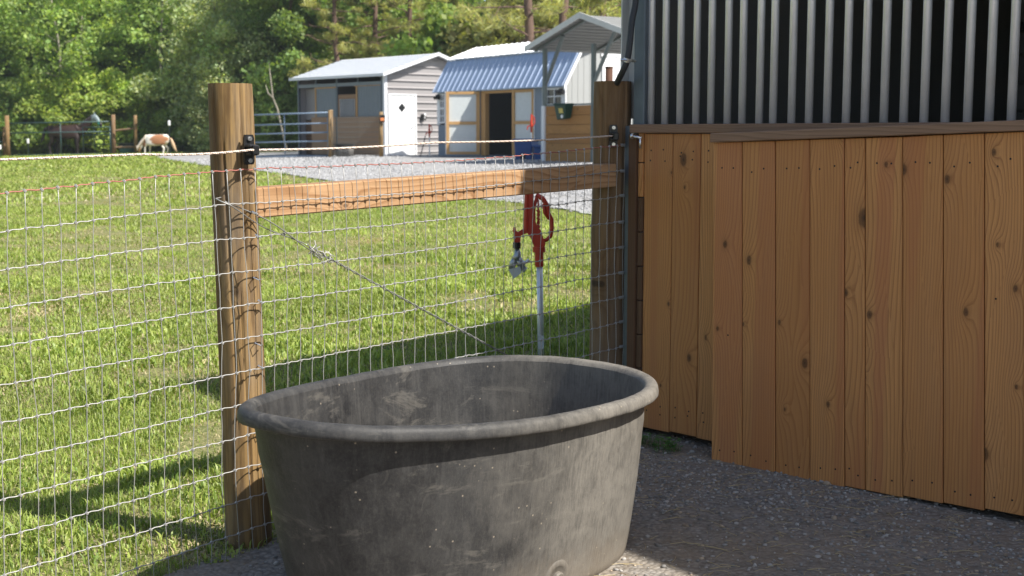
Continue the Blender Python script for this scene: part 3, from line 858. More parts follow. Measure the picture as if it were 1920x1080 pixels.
# ------------------------------------------------------------------ far metal shed
M_greige = mat_plain('greige_siding', (.30, .285, .285), .45, 0, .08, 3)
M_greyblue = mat_plain('grey_blue_paint', (.20, .25, .31), .6, 0, .15, 3)
M_roofw = mat_metal('pale_and_glare_roof', (.80, .82, .85), .40, .12, .12, (.5, .5, .5), .15, 2)
M_roofb = mat_metal('blue_metal_roof', (.40, .49, .64), .42, .3, .10, (.3, .4, .6), .15, 2)
M_white = mat_plain('white_paint', (.80, .81, .82), .45, 0, .06, 4)
M_ply = mat_wood('plywood', (.36, .235, .14), (.27, .165, .095), .03, .3, rough=.8, ringamt=.6)
M_pine = mat_wood('fresh_pine', (.66, .42, .19), (.45, .26, .10), .02, .4, rough=.7)
M_pane = mat_plain('dark_glass', (.02, .022, .025), .08, 0, 0, 3, 1.0)
M_shut = mat_plain('corrugated_grey_panel', (.21, .24, .26), .55, .2, .2, 4)
M_inter = mat_plain('dim_interior', (.10, .09, .08), .8, 0, .4, 2)
def ribs_wall(t, name, mat, x0, x1, z0, z1, y, step=.24, rib=.05, depth=.02, sgn=-1):
    """horizontally ribbed sheet on the plane y, facing sgn*y"""
    m = MB(); m.box(x0, x1, y, y + .02 * -sgn, z0, z1) if sgn < 0 else m.box(x0, x1, y - .02, y, z0, z1)
    z = z0 + .1
    while z + rib < z1:
        m.prism([(y + sgn * .0005, z), (y + sgn * depth, z + .012), (y + sgn * depth, z + rib - .012), (y + sgn * .0005, z + rib)], 0, x0, x1); z += step
    return m.build(name, mat, t)
def shed():
    base = Vector((-4.245, 44.8, .53))
    t = thing('metal_shed', 'grey metal shed with pale roof, white side door and two horse stalls', 'shed', base, math.atan2(.669, .743))
    W, L, E, H_, bx = 4.2, 5.22, 2.77, 3.43, -.3
    # gable wall: ribbed pieces around the door
    def gable(y, sgn, x0, x1, z0, z1, name='gable_siding'):
        m = MB(); top0 = lambda x: E + (H_ - E) * (1 - abs(x - W / 2) / (W / 2))
        xs = [x0] + [x for x in (W / 2,) if x0 < x < x1] + [x1]
        pl = [(x0, z0), (x1, z0)] + [(x, min(z1, top0(x) - .03)) for x in reversed(xs)]
        m.prism(pl, 1, y, y + .02)
        z = .12
        while z < H_:
            if z0 <= z and z + .05 <= z1:
                a, b = x0, x1
                if z + .05 > E - .03:
                    hw = (W / 2) * (1 - (z + .08 - E) / (H_ - E)); a = max(a, W / 2 - hw); b = min(b, W / 2 + hw)
                if b - a > .1: m.prism([(y - .0005, z), (y - .040, z + .010), (y - .040, z + .030), (y - .0005, z + .065)], 0, a, b)
            z += .238
        return m.build(name, M_greige, t)
    gable(0, -1, .10, .14, 0, 2.1); gable(0, -1, 1.32, W - .05, 0, 2.1); gable(0, -1, .10, W - .05, 2.1, 3.5)
    m = MB(); m.box(-.02, .10, -.03, .08, 0, E - .02); m.box(W - .05, W + .02, -.03, .08, 0, E - .02); m.build('corner_trim', M_roofw, t)
    d = MB(); d.box(.21, 1.25, -.03, .02, .03, 2.02, .006); door = d.build('door', M_white, t)
    f = MB(); f.box(.14, .195, -.045, .03, 0, 2.09); f.box(1.265, 1.32, -.045, .03, 0, 2.09); f.box(.1955, 1.2645, -.045, .03, 2.045, 2.09); f.build('door_frame', M_white, t)
    f = MB(); f.box(.1952, .2095, -.034, .0, .0, 2.044); f.box(1.2505, 1.2648, -.034, .0, 0, 2.044); f.box(.21, 1.25, -.034, .0, 2.022, 2.044); f.build('door_seal', M_bluesteel, t)
    g = MB(); cx, cz, r = .70, 1.63, .15; g.prism([(cx - r, cz), (cx, cz - r), (cx + r, cz), (cx, cz + r)], 1, -.042, -.031); g.build('diamond_window', M_pane, door)
    h = MB(); h.tube([(1.16, -.03, 1.0), (1.16, -.08, 1.0), (1.05, -.09, .99)], .014, 6); h.build('handle', M_chrome, door)
    # rear gable and far side
    m = MB(); m.prism([(0, 0), (W, 0), (W, E - .03), (W / 2, H_ - .04), (0, E - .03)], 1, L - .03, L); m.build('rear_gable', M_greige, t)
    m = MB(); m.box(W - .02, W, .03, L - .03, 0, E - .03); m.build('far_side_wall', M_greige, t)
    # roof
    def slope(x0, z0, x1, z1, name):
        m = MB(); y0, y1 = -.25, L + .2
        m.hexa([(x0, y0, z0), (x1, y0, z1), (x1, y1, z1), (x0, y1, z0), (x0, y0, z0 + .05), (x1, y0, z1 + .05), (x1, y1, z1 + .05), (x0, y1, z0 + .05)])
        for q in range(1, 9):                                # horizontal ribs parallel to the eave
            u = q / 9; x, z = x0 + (x1 - x0) * u, z0 + (z1 - z0) * u + .05
            m.box(x - .02, x + .02, y0, y1, z - .005, z + .018)
        return m.build(name, M_roofw, t)
    slope(-.22, E - .09, W / 2, H_, 'roof'); slope(W + .22, E - .09, W / 2 + .001, H_, 'roof')
    m = MB()
    for (xa, za, xb, zb_) in ((-.22, E - .09, W / 2, H_), (W / 2, H_, W + .22, E - .09)):
        m.hexa([(xa, -.29, za - .03), (xb, -.29, zb_ - .03), (xb, -.252, zb_ - .03), (xa, -.252, za - .03), (xa, -.29, za + .08), (xb, -.29, zb_ + .08), (xb, -.252, zb_ + .08), (xa, -.252, za + .08)])
    m.box(-.25, -.222, -.29, L + .2, E - .12, E - .02)
    m.build('roof_trim', M_roofw, t)
    # stall front along x = 0
    for y in (.10, 2.72, L - .06):
        m = MB(); m.box(-.03, .05, y - .03, y + .05, 0, E - .08); m.build('frame_post', M_bluesteel, t)
    for y in (1.45, 4.02):
        m = MB(); m.box(-.02, .04, y, y + .06, 2.501, E - .06); m.build('frame_strut', M_bluesteel, t)
    m = MB(); m.box(-.028, .048, .16, L - .1, 2.385, 2.50); m.build('header_beam', M_shut, t)
    def vpanel(y0, y1, z0, z1, name):
        m = MB(); m.box(.0, .012, y0, y1, z0, z1)
        y = y0 + .03
        while y + .07 < y1: m.prism([(.0, y), (-.018, y + .015), (-.018, y + .055), (.0, y + .07)], 2, z0, z1); y += .15
        return m.build(name, M_shut, t)
    vpanel(2.80, 4.02, 1.34, 2.33, 'sliding_panel'); vpanel(.20, 1.52, 1.34, 2.36, 'sliding_panel')
    m = MB(); m.box(-.03, .0, 2.80, 4.10, 2.335, 2.375); m.box(-.03, .0, .2, 1.70, 2.362, 2.379); m.box(-.03, .0, 1.53, 1.59, 1.34, 2.36); m.box(-.03, .0, 4.03, 4.09, 1.34, 2.33); m.build('panel_trim', M_pine, t)
    m = MB(); m.box(.0, .05, 1.60, 1.68, 1.34, 1.95); m.box(.0, .05, 2.62, 2.71, 1.34, 1.95); m.box(.0, .05, 1.60, 2.71, 1.951, 2.10); m.build('window_frame', M_ply, t)
    for q in range(9):
        m = MB(); y = 1.75 + q * .105; m.tube([(.02, y, 1.34), (.02, y, 1.95)], .014, 6); m.build('bar', M_galv, t)
    for (y0, y1) in ((.12, 1.4), (1.404, 2.68), (2.80, 4.30)):
        m = MB(); m.box(-.05, -.02, y0, y1, .03, 1.335); m.build('stall_board', M_ply, t)
    for q in range(6):
        m = MB(); m.box(.25, .28, 4.32, L - .1, .02 + q * .2, .21 + q * .2); m.build('plank', M_dkwood, t)
    # interior
    m = MB()
    for q in range(12): m.box(2.2, 2.25, .04, L - .05, .02 + q * .215, .22 + q * .215)
    m.box(.06, 2.18, 2.73, 2.78, 0, 2.5); m.build('interior_walls', M_inter, t)
    m = MB(); m.box(.3, .32, 4.25, L - .05, 1.25, 2.36)
    for q in range(5): m.box(.28, .3, 4.25, L - .05, 1.27 + q * .22, 1.30 + q * .22)
    m.build('stall_siding', M_greige, t)
    # light fitting and meter on the gable
    m = MB(); m.box(1.50, 1.60, -.12, -.03, 1.20, 1.42, .01); m.tube([(1.55, -.12, 1.38), (1.62, -.16, 1.34), (1.60, -.16, 1.2)], .02, 6); m.build('phone_box', M_black, t)
    m = MB(); m.box(1.60, 1.68, -.10, -.03, 1.26, 1.44, .01); m.build('phone_box_cover', M_white, t)
shed()
def far_hydrant(x, y, label, h=1.05):
    z = gz(x, y)
    t = thing('yard_hydrant', label, 'hydrant', (x, y, z), 0, 'red yard hydrants on pipes')
    m = MB(); m.tube([(0, 0, 0), (0, 0, h * .62)], .02, 8); m.build('pipe', M_galv, t)
    m = MB(); m.tube([(0, 0, h * .6), (0, 0, h * .78), (.0, 0, h)], [.024, .036, .02], 8); m.tube([(0, 0, h * .75), (-.10, 0, h * .73), (-.11, 0, h * .66)], .018, 8); m.build('head', M_red, t)
    m = MB(); m.tube([(.02, 0, h * .97), (.07, 0, h * .93), (.09, 0, h * .82), (.04, 0, h * .72)], .014, 6); m.build('lever_handle', M_red, t)
    return t
h1 = far_hydrant(-2.66, 43.2, 'small red hydrant with a black hose against the grey ribbed siding')
m = MB(); m.tube([(-.13, 0, .68), (-.17, 0, .5), (-.24, -.05, .2), (-.30, -.1, 0)], .016, 6); m.build('hose', M_hose, h1, smooth=True)
far_hydrant(.52, 36.2, 'red hydrant in front of the open barn door with blue bins', 1.22)

# ------------------------------------------------------------------ gambrel barn
M_dgrey = mat_plain('dark_blue_grey_paint', (.13, .165, .20), .6, 0, .15, 3)
M_frost = mat_plain('pale_insulation_board', (.62, .66, .66), .6, 0, .22, 14)
def gambrel():
    base = Vector((1.48, 37.0, .585))
    t = thing('gambrel_barn', 'pale barn with blue metal gambrel roof and open double doors', 'barn', base, math.atan2(.54, .84))
    L, D, E, KX, KZ, RZ = 7.1, 3.0, 2.04, .42, 2.99, 3.41
    # front wall on x = 0 in pieces around doors and windows
    def wall(y0, y1, z0, z1, mat=M_greyblue, name='front_siding'):
        m = MB(); m.box(0, .05, y0, y1, z0, z1); return m.build(name, mat, t)
    wall(0, .10, 0, 1.0, M_dgrey); wall(.10, .95, 0, 1.0, M_dgrey); wall(.95, 2.60, 0, 2.0); wall(4.45, 6.62, 0, 2.0); wall(6.62, L, 0, .98)
    wall(2.60, 4.45, 1.98, 2.0, M_white)
    wall(0, .10, 1.0, 2.0, M_white); wall(6.98, L, .98, 2.0, M_white)
    m = MB(); m.box(-.03, .0, -.02, .12, 0, 2.0); m.box(-.03, .0, .90, 1.12, .7, 2.0); m.box(-.03, .0, 6.50, 6.62, .98, 2.0); m.box(-.03, .0, 6.99, L + .02, .98, 2.0); m.build('corner_trim', M_white, t)
    def window(y0, y1, z0, z1):
        f = MB(); f.box(-.04, .02, y0, y0 + .05, z0, z1); f.box(-.04, .02, y1 - .05, y1, z0, z1); f.box(-.04, .02, y0 + .05, y1 - .05, z0, z0 + .05); f.box(-.04, .02, y0 + .05, y1 - .05, z1 - .05, z1)
        f.box(-.03, .0, (y0 + y1) / 2 - .015, (y0 + y1) / 2 + .015, z0 + .05, z1 - .05)
        for q in (1, 2, 3):
            z = z0 + (z1 - z0) * q / 4; h = .03 if q == 2 else .014
            f.box(-.032, .002, y0 + .05, y1 - .05, z - h, z + h)
        o = f.build('window', M_white, t)
        p = MB(); p.box(.004, .012, y0 + .05, y1 - .05, z0 + .05, z1 - .05); p.build('pane', M_pane, o)
    window(.12, .93, 1.03, 1.97); window(6.63, 6.97, 1.03, 1.97)
    # doorway jambs and interior
    m = MB(); m.box(-.02, .06, 2.60, 2.68, 0.05, 1.9); m.box(-.02, .12, 4.20, 4.45, .05, 1.9); m.box(-.025, .06, 2.60, 4.45, 1.901, 1.975); m.build('door_jamb', M_pine, t)
    m = MB(); m.box(.055, 2.9, 1.2, 5.6, .0, .06); m.build('floor_slab', M_dgrey, t)
    for (y0, y1, x0, z0) in ((3.0, 3.9, .9, .061), (2.9, 3.7, .85, .521), (3.75, 4.4, 1.2, .521), (3.2, 4.1, 1.0, .981)):
        m = MB(); m.box(x0, x0 + .5, y0, y1, z0, z0 + .45, .04); o = m.build('hay_bale', mat_plain('stored_hay', (.36, .27, .14), .95, 0, .5, 30), None)
        o.location = t.location; o.rotation_euler = t.rotation_euler
        lab = {(3.0, .061): 'hay bale lying lowest in the dark barn doorway', (2.9, .521): 'hay bale on top of the lowest one, right in the dark doorway', (3.75, .521): 'hay bale set back on the left of the dark doorway', (3.2, .981): 'topmost hay bale in the dark barn doorway'}[(y0, z0)]
        tag(o, lab, 'hay bale', 'hay bales stacked in the open barn')
    def leaf(name, hinge_y, ang, wd, label=None):
        e = bpy.data.objects.new(name, None); COL.objects.link(e); e.parent = t; e.location = (-.045, hinge_y, 0); e.rotation_euler = (0, 0, ang)
        return e
    M_leafs = []
    def door_leaf(hy, ang, sgn):
        # leaf built directly in barn space, x' along the leaf
        ca, sa = math.cos(ang), math.sin(ang)
        def tr(vs): return [(-.05 + x * ca - y * sa, hy + x * sa + y * ca, z) for x, y, z in vs]
        W_ = 1.02; z0, z1 = .08, 1.97
        p = MB(); p.box(0, W_, -.02, .0, z0, z1); p.v = tr(p.v); o = p.build('door', M_frost, t)
        f = MB()
        if sgn > 0: f.box(0, .11, .001, .04, z0, z1); f.box(W_ - .09, W_, .001, .04, z0, z1); [f.box(.111, W_ - .091, .001, .035, a, b) for (a, b) in ((z0, z0 + .08), (.98, 1.07), (z1 - .08, z1))]
        f.box(0, .11, -.06, -.021, z0, z1); f.box(W_ - .09, W_, -.06, -.021, z0, z1)
        for (a, b) in ((z0, z0 + .08), (.98, 1.07), (z1 - .08, z1)): f.box(.111, W_ - .091, -.055, -.021, a, b)
        f.v = tr(f.v); f.build('door_frame', M_pine, o)
        s = MB(); s.box(W_ + .001, W_ + .03, -.05, .0, z0, z1); s.v = tr(s.v); s.build('door_edge', M_white, o)
    # left leaf: swung right out, across the line of sight; right leaf folded back on the wall
    # local axes: x -> (.84,.54), y -> (-.54,.84)
    def wang(wx, wy): return math.atan2(-.54 * wx + .84 * wy, .84 * wx + .54 * wy)
    door_leaf(4.46, wang(-1.0, .03), 1)
    door_leaf(2.58, wang(.60, -.80), -1)
    # side, rear, gables
    m = MB(); m.box(D - .05, D, 0, L, 0, E); m.build('rear_wall', M_greyblue, t)
    prof = [(0.01, 0), (D - .01, 0), (D - .01, E - .02), (D - KX, KZ - .03), (D / 2, RZ - .03), (KX, KZ - .03), (0.01, E - .02)]
    for y0, nm in ((0, 'gable_wall'), (L - .04, 'gable_wall')):
        m = MB(); m.prism(prof, 1, y0, y0 + .04)
        if y0 == 0:
            x = .2
            while x < 2.9:
                zt = min(KZ + (x - KX) * (RZ - KZ) / (D / 2 - KX), RZ) if KX < x < D / 2 else (E + (KZ - E) * x / KX if x <= KX else KZ - .1)
                m.box(x, x + .025, -.008, .001, 0, min(zt, 3.1) - .08); x += .2
        m.build(nm, mat_plain('pale_grey_siding', (.34, .35, .345), .6, 0, .08, 3), t)
    m = MB(); m.box(1.22, 1.30, -.04, -.009, 2.10, 2.84); m.box(1.74, 1.82, -.04, -.009, 2.10, 2.84); m.box(1.18, 1.86, -.04, -.009, 2.841, 2.93); m.box(1.18, 1.86, -.04, -.009, 2.02, 2.099); m.box(1.301, 1.739, -.02, -.009, 2.10, 2.84)
    m.build('loft_window', M_white, t)
    # roof
    def plane(x0, z0, x1, z1, name, mat, ribmat=None, step=.30):
        y0, y1 = -.12, L + .1
        m = MB(); m.hexa([(x0, y0, z0), (x1, y0, z1), (x1, y1, z1), (x0, y1, z0), (x0, y0, z0 + .03), (x1, y0, z1 + .03), (x1, y1, z1 + .03), (x0, y1, z0 + .03)])
        dx, dz = x1 - x0, z1 - z0; n_ = math.hypot(dx, dz); nx, nz = -dz / n_, dx / n_
        if nz < 0: nx, nz = -nx, -nz
        y = y0 + .05
        while y < y1:
            a = .004
            P = []
            for (xx, zz) in ((x0, z0 + .03), (x1, z1 + .03)):
                P.append((xx + nx * -.004, zz + nz * -.004, xx + nx * .022, zz + nz * .022))
            (ax, az, bx_, bz), (cx, cz, dx_, dz_) = P
            m.add([(ax, y, az), (cx, y, cz), (cx, y + .030, cz), (ax, y + .030, az), (bx_, y + .009, bz), (dx_, y + .009, dz_), (dx_, y + .021, dz_), (bx_, y + .021, bz)],
                  [(0, 1, 5, 4), (1, 2, 6, 5), (2, 3, 7, 6), (3, 0, 4, 7), (4, 5, 6, 7)])
            y += step
        return m.build(name, mat, t)
    plane(-.16, E - .05, KX, KZ, 'lower_roof', M_roofb); plane(D + .16, E - .05, D - KX, KZ, 'lower_roof', M_roofb)
    plane(KX - .05, KZ + .035, D / 2, RZ + .035, 'upper_roof', M_roofw); plane(D - KX + .05, KZ + .035, D / 2 + .001, RZ + .035, 'upper_roof', M_roofw)  # same metal as the lower slopes; sun glare put into the paler colour
    m = MB()
    for (xa, za, xb, zb_) in ((-.16, E - .05, KX, KZ), (KX, KZ + .03, D / 2, RZ + .03), (D / 2, RZ + .03, D - KX, KZ + .03), (D - KX, KZ, D + .16, E - .05)):
        m.hexa([(xa, -.16, za - .10), (xb, -.16, zb_ - .10), (xb, -.122, zb_ - .10), (xa, -.122, za - .10), (xa, -.16, za + .05), (xb, -.16, zb_ + .05), (xb, -.122, zb_ + .05), (xa, -.122, za + .05)])
    m.build('gable_trim', M_white, t)
    for (y, z) in ((.10, 1.86), (6.98, 1.86)):
        m = MB(); m.box(-.12, -.03, y - .08, y + .08, z - .08, z + .08, .01); m.tube([(-.12, y, z), (-.22, y - .05, z - .03)], .06, 8); m.build('flood_light', M_black, t)
gambrel()

def canopy():
    base = Vector((.83, 34.0, .57)); t = thing('steel_canopy', 'open steel canopy with gabled metal roof beside the plank wall', 'canopy', base, math.atan2(-.84, .54))
    # local x = along the gable (towards right and nearer), local y = depth
    M_can = mat_metal('canopy_steel', (.16, .19, .19), .5, .4, .15, (.2, .2, .2), .2, 6)
    M_sheet = mat_plain('canopy_sheet', (.26, .265, .26), .5, .1, .1, 4)
    for (x, y) in ((0, 0), (2.07, 0), (3.7, 0), (0, 3.6), (3.7, 3.6)):
        m = MB(); m.box(x - .045, x + .045, y - .045, y + .045, 0 if x > .1 or y > .1 else 1.42, 2.86); m.build('post', M_can, t)
    m = MB(); m.box(-.07, .07, -.07, .07, 0, 1.42, .01); m.build('post_base', M_white, t)
    m = MB(); m.tube([(.03, 0, 1.95), (.80, 0, 3.12)], .05, 6); m.build('brace', M_can, t)
    m = MB(); m.tube([(2.10, 0, 1.95), (2.95, 0, 3.15)], .05, 6); m.build('brace', M_can, t)
    xe0, xp, xe1, ze, zp = -.52, 1.85, 4.2, 2.82, 3.50
    for (a, za, b, zb_) in ((xe0, ze, xp, zp), (xe1, ze, xp + .001, zp)):
        m = MB(); y0, y1 = -.25, 4.0
        m.hexa([(a, y0, za), (b, y0, zb_), (b, y1, zb_), (a, y1, za), (a, y0, za + .03), (b, y0, zb_ + .03), (b, y1, zb_ + .03), (a, y1, za + .03)])
        for q in range(1, 12):
            u = q / 12; x, z = a + (b - a) * u, za + (zb_ - za) * u
            m.box(x - .02, x + .02, y0 + .04, y1, z - .02, z + .002); m.box(x - .02, x + .02, y0 + .04, y1, z + .028, z + .05)
        m.build('roof', M_sheet, t)
        m = MB(); m.hexa([(a, y0 - .03, za - .04), (b, y0 - .03, zb_ - .04), (b, y0 - .001, zb_ - .04), (a, y0 - .001, za - .04), (a, y0 - .03, za + .10), (b, y0 - .03, zb_ + .10), (b, y0 - .001, zb_ + .10), (a, y0 - .001, za + .10)]); m.build('fascia', M_paletrim, t)
        for yy in (.0, 1.8, 3.6):
            m = MB(); m.hexa([(a + .1 * (1 if b > a else -1), yy - .04, za - .03), (b, yy - .04, zb_ - .07), (b, yy + .04, zb_ - .07), (a + .1 * (1 if b > a else -1), yy + .04, za - .03),
                              (a + .1 * (1 if b > a else -1), yy - .04, za + .02), (b, yy - .04, zb_ - .022), (b, yy + .04, zb_ - .022), (a + .1 * (1 if b > a else -1), yy + .04, za + .02)]); m.build('rafter', M_can, t)
    pw = thing('plank_wall', 'low wall of orange horizontal planks under the canopy', 'wall', base, math.atan2(-.84, .54))
    for q in range(6):
        m = MB(); z0 = .02 + q * .232; m.box(.075, 2.35, -.02, .03, z0, z0 + .224, .004); m.build('plank', mat_wood('canopy_plank_wood', (.52, .27, .09), (.35, .17, .05), .03, .6, axis='X') if q == 0 else bpy.data.materials['canopy_plank_wood'], pw)
    m = MB(); m.box(.075, 2.35, -.04, .05, 1.414, 1.45); m.build('rail_cap', M_can, pw)
    m = MB(); m.box(.09, 2.34, .032, .05, .02, 1.40); m.build('gap_light_block', M_dkwood, pw)  # added sheet, keeps light from showing through the plank gaps
    b = thing('feed_bucket', 'dark green bucket with a yellow and white label hooked on the plank wall', 'bucket', base + Vector((1.02 * .54 - .08, -1.02 * .84 - .10, 1.06)), math.atan2(-.84, .54) + .1)
    MG = mat_plain('dark_green_plastic', (.006, .05, .035), .4)
    m = MB(); m.hexa([(-.16, -.13, 0), (.15, -.13, .03), (.15, .06, .03), (-.16, .06, 0), (-.20, -.19, .36), (.22, -.19, .36), (.22, .09, .36), (-.20, .09, .36)], .012); m.build('bucket_body', MG, b)
    m = MB(); m.box(-.22, .24, -.21, .105, .361, .40, .01); m.build('rim', MG, b)
    m = MB(); m.hexa([(-.02, -.172, .16), (.13, -.172, .16), (.13, -.165, .16), (-.02, -.165, .16), (-.02, -.196, .28), (.13, -.196, .28), (.13, -.187, .28), (-.02, -.187, .28)]); m.build('label_sticker', mat_plain('yellow_label', (.6, .5, .12), .5), b)
    m = MB(); m.tube([(.06, -.145, .08), (.06, -.155, .08)], .045, 10); m.build('badge', M_white, b)
canopy()
def blue_bin(x, y, w_, d_, h, label):
    t = thing('blue_bin', label, 'bin', (x, y, gz(x, y)), R(-25), 'blue plastic bins by the barn door')
    MBL = bpy.data.materials.get('blue_plastic') or mat_plain('blue_plastic', (.015, .07, .24), .45)
    m = MB(); m.hexa([(0, 0, 0), (w_, 0, 0), (w_, d_, 0), (0, d_, 0), (-.02, -.02, h), (w_ + .02, -.02, h), (w_ + .02, d_ + .02, h), (-.02, d_ + .02, h)], .02); m.build('bin_body', MBL, t)
    m = MB(); m.box(-.05, w_ + .05, -.05, d_ + .05, h + .001, h + .06, .012); m.build('lid', MBL, t)
    if w_ > .4:
        m = MB(); m.box(w_ * .35, w_ * .65, -.035, -.005, h * .02 + .02, h * .35); m.build('opening', M_black, t)  # solid black box; the darkness of the hole is put into its colour
blue_bin(.08, 35.9, .48, .42, .52, 'taller blue plastic bin with a dark opening beside the red hydrant')
blue_bin(.60, 35.5, .34, .34, .34, 'lower blue plastic bin next to the plank wall')

# ------------------------------------------------------------------ far gates, posts, fences
def at(u, Y, z=None):        # where a bearing meets depth Y
    x = (u - 960) / 2500. * Y
    return Vector((x, Y, gz(x, Y) if z is None else z))
M_gate = mat_metal('blue_grey_gate_paint', (.20, .27, .36), .4, .3, .1, (.2, .2, .2), .1, 8)
M_ggate = mat_plain('green_gate_paint', (.045, .095, .095), .45, 0, .15)
def tube_gate(label, a, b, heights, mat, r=.024, uprights=(.36,), dark_low=False):
    d = b - a; L = d.length
    t = thing('pasture_gate', label, 'gate', a, math.atan2(d.y, d.x))
    dz = b.z - a.z
    for k, h in enumerate(heights):
        m = MB(); rr = r if k < 2 or not dark_low else r * .6
        m.tube([(.03, 0, h), (L - .03, 0, h + dz)], rr, 8); m.build('rail', mat, t, smooth=True)
    top, bot = max(heights), min(heights)
    for u in (0,) + tuple(uprights) + (1,):
        x = .03 + (L - .06) * u
        m = MB(); m.tube([(x, .0, bot + dz * u - .02), (x, .0, top + dz * u + .0)], r if u in (0, 1) else r * .8, 8); m.build('upright', mat, t, smooth=True)
    return t
A = at(440, 45.6); B_ = at(619, 43.9)
tube_gate('blue-grey tube gate beside the metal shed', A, B_, [1.47, 1.13, .83, .55, .30, .06], M_gate, .026, (.55,))
A = at(22, 67.5, .14); B_ = at(214, 66.5, .22)
tube_gate('dark green pasture gate in front of the dark horse', A, B_, [1.66, 1.17, .06], M_ggate, .030, (.51,), False)
A = at(160, 67.9, .2); B_ = at(212, 67.0, .22)
tube_gate('short dark green gate section under the head of the dark horse', A, B_, [1.40, 1.02, .80, .55, .08], M_ggate, .026, (.42,), True)
A = at(-160, 69, .10); B_ = at(15, 69.5, .2)
tube_gate('far green gate at the left edge beyond the wooden post', A, B_, [1.15, .66], M_ggate, .03, ())
def wpost(u, Y, px_h, px_w, label, mat=None):
    p = at(u, Y); s = Y / 2500
    t = thing('wooden_post', label, 'fence post', p, 0, None)
    r = px_w * s / 2
    m = MB(); m.tube([(0, 0, 0), (0, 0, px_h * s * .5), (.01, 0, px_h * s)], [r * 1.03, r, r * .96], 14); m.build('log', mat or M_post, t, smooth=True)
    m = MB(); m.tube([(.01, 0, px_h * s + .0), (.01, 0, px_h * s + .012)], r * .93, 14); m.build('sawn_top', M_endgrain, t)
    return t
wpost(622, 43.8, 88, 9.5, 'sunlit round post holding the blue-grey gate by the shed')
pb = wpost(716, 43.0, 84, 8, 'round post in front of the white shed door with a fence charger')
m = MB(); q = .0172
m.box(-.02, .14, -.13, -.07, 1.12, 1.36, .01)
fc = m.build('fence_charger', M_black, None); fc.location = pb.location; tag(fc, 'black fence charger box with orange face mounted on the post by the shed door', 'fence charger')
m = MB(); m.box(.0, .12, -.137, -.1305, 1.17, 1.27); o = m.build('face_plate', mat_plain('orange_plate', (.75, .25, .08), .5), fc)
wpost(20, 67.2, 76, 8, 'orange-brown wooden post at the left end of the green gate')
wpost(13, 69.5, 60, 5, 'thin grey post right behind the gate post at the left edge', M_post2)
wpost(218, 66.3, 73, 7.5, 'darker wooden post at the right end of the green gate', M_post2)
wpost(259, 66.0, 71, 6.5, 'greenish weathered post between the two horses')
wpost(149, 72.0, 38, 6, 'short pale post seen under the belly of the dark horse')
def frail(u0, v0, u1, v1, Y, label):
    s = Y / 2500
    a = Vector(((u0 - 960) * s, Y, CAMZ - (v0 - 250) * s)); b = Vector(((u1 - 960) * s, Y, CAMZ - (v1 - 250) * s)); d = b - a
    o = MB().tube([(0, 0, 0), d], .055, 8).build('fence_rail', M_post2, None); o.location = a; tag(o, label, 'fence rail')
frail(221, 245, 257, 241, 66.1, 'upper brown rail between the two wooden posts near the pony')
frail(221, 276, 257, 275, 66.1, 'lower dark rail between the two wooden posts near the pony')
for (u, Y, hp, lab) in ((5.5, 66, 22, 'shortest metal post with white cap at the left edge'), (58 / 1.0 - .5, 66, 32, 'metal post with white cap just right of the brown gate post'), (322, 60, 62, 'tall dark metal post with white cap behind the pony')):
    p = at(u if u < 300 else u, Y); s = Y / 2500
    if 'brown gate' in lab: p = at(58, 66)
    t = thing('metal_t_post', lab, 'fence post', p)
    M_tp = bpy.data.materials.get('dark_green_steel') or mat_plain('dark_green_steel', (.02, .035, .03), .5)
    m = MB(); m.box(-.02, .02, -.004, .004, 0, hp * s); m.box(-.004, .004, -.024, -.0045, 0, hp * s); m.build('post', M_tp, t)
    m = MB(); m.box(-.05, .05, -.045, .04, hp * s - .20, hp * s + .03, .015); m.build('cap', M_white, t)
def far_wire(name, a, b, hs, label, r=.006, vert=0):
    t = thing(name, label, 'fence', a)
    for h in hs:
        m = MB(); m.tube([(0, 0, h), (b - a) + Vector((0, 0, h))], r, 4); m.build('wire', M_wire2, t)
    if vert:
        m = MB(); n_ = vert
        for k in range(n_): 
            q = (b - a) * (k / n_); m.tube([q + Vector((0, 0, min(hs))), q + Vector((0, 0, max(hs)))], r * .6, 3)
        m.build('upright_wires', M_wire2, t, stuff=True)
M_wire2 = mat_plain('weathered_fence_wire', (.16, .17, .16), .6, .3)
far_wire('far_wire_fence', at(-80, 70.5), at(460, 68.5), [.1, .3, .5, .72, .95, 1.2], 'faint wire fence along the edge of the wood behind the horses', .004, 40)
far_wire('panel_wire_fence', at(624, 43.7), at(716, 43.1), [.05, .2, .35, .5, .66, .82, .98, 1.14, 1.3], 'pale woven wire fence between the two posts before the shed', .006, 26)
p = at(648, 43.9)
t = thing('rubber_tub', 'small grey tub with black rim standing before the shed wall', 'tub', p)
MTB = mat_plain('grey_brown_rubber', (.12, .11, .10), .7, 0, .4)
m = MB(); m.lathe([(.27, 0), (.31, .38), (.30, .38), (.26, .03)], n=18); m.build('tub_body', MTB, t, smooth=True)
m = MB(); m.lathe([(.31, .381), (.36, .40), (.36, .44), (.29, .445), (.28, .39)], n=18); m.build('rim', M_black, t)
p = at(243, 67.6)
t = thing('water_tub', 'dark green tub behind the posts left of the pony', 'tub', p)
m = MB(); m.hexa([(-.33, -.2, 0), (.33, -.2, 0), (.33, .2, 0), (-.33, .2, 0), (-.40, -.25, .48), (.40, -.25, .48), (.40, .25, .48), (-.40, .25, .48)], .03); m.build('tub_body', mat_plain('dark_green_tub', (.008, .04, .035), .4), t)
m = MB(); m.box(-.44, .44, -.29, .29, .481, .53, .012); m.build('rim', M_black, t)

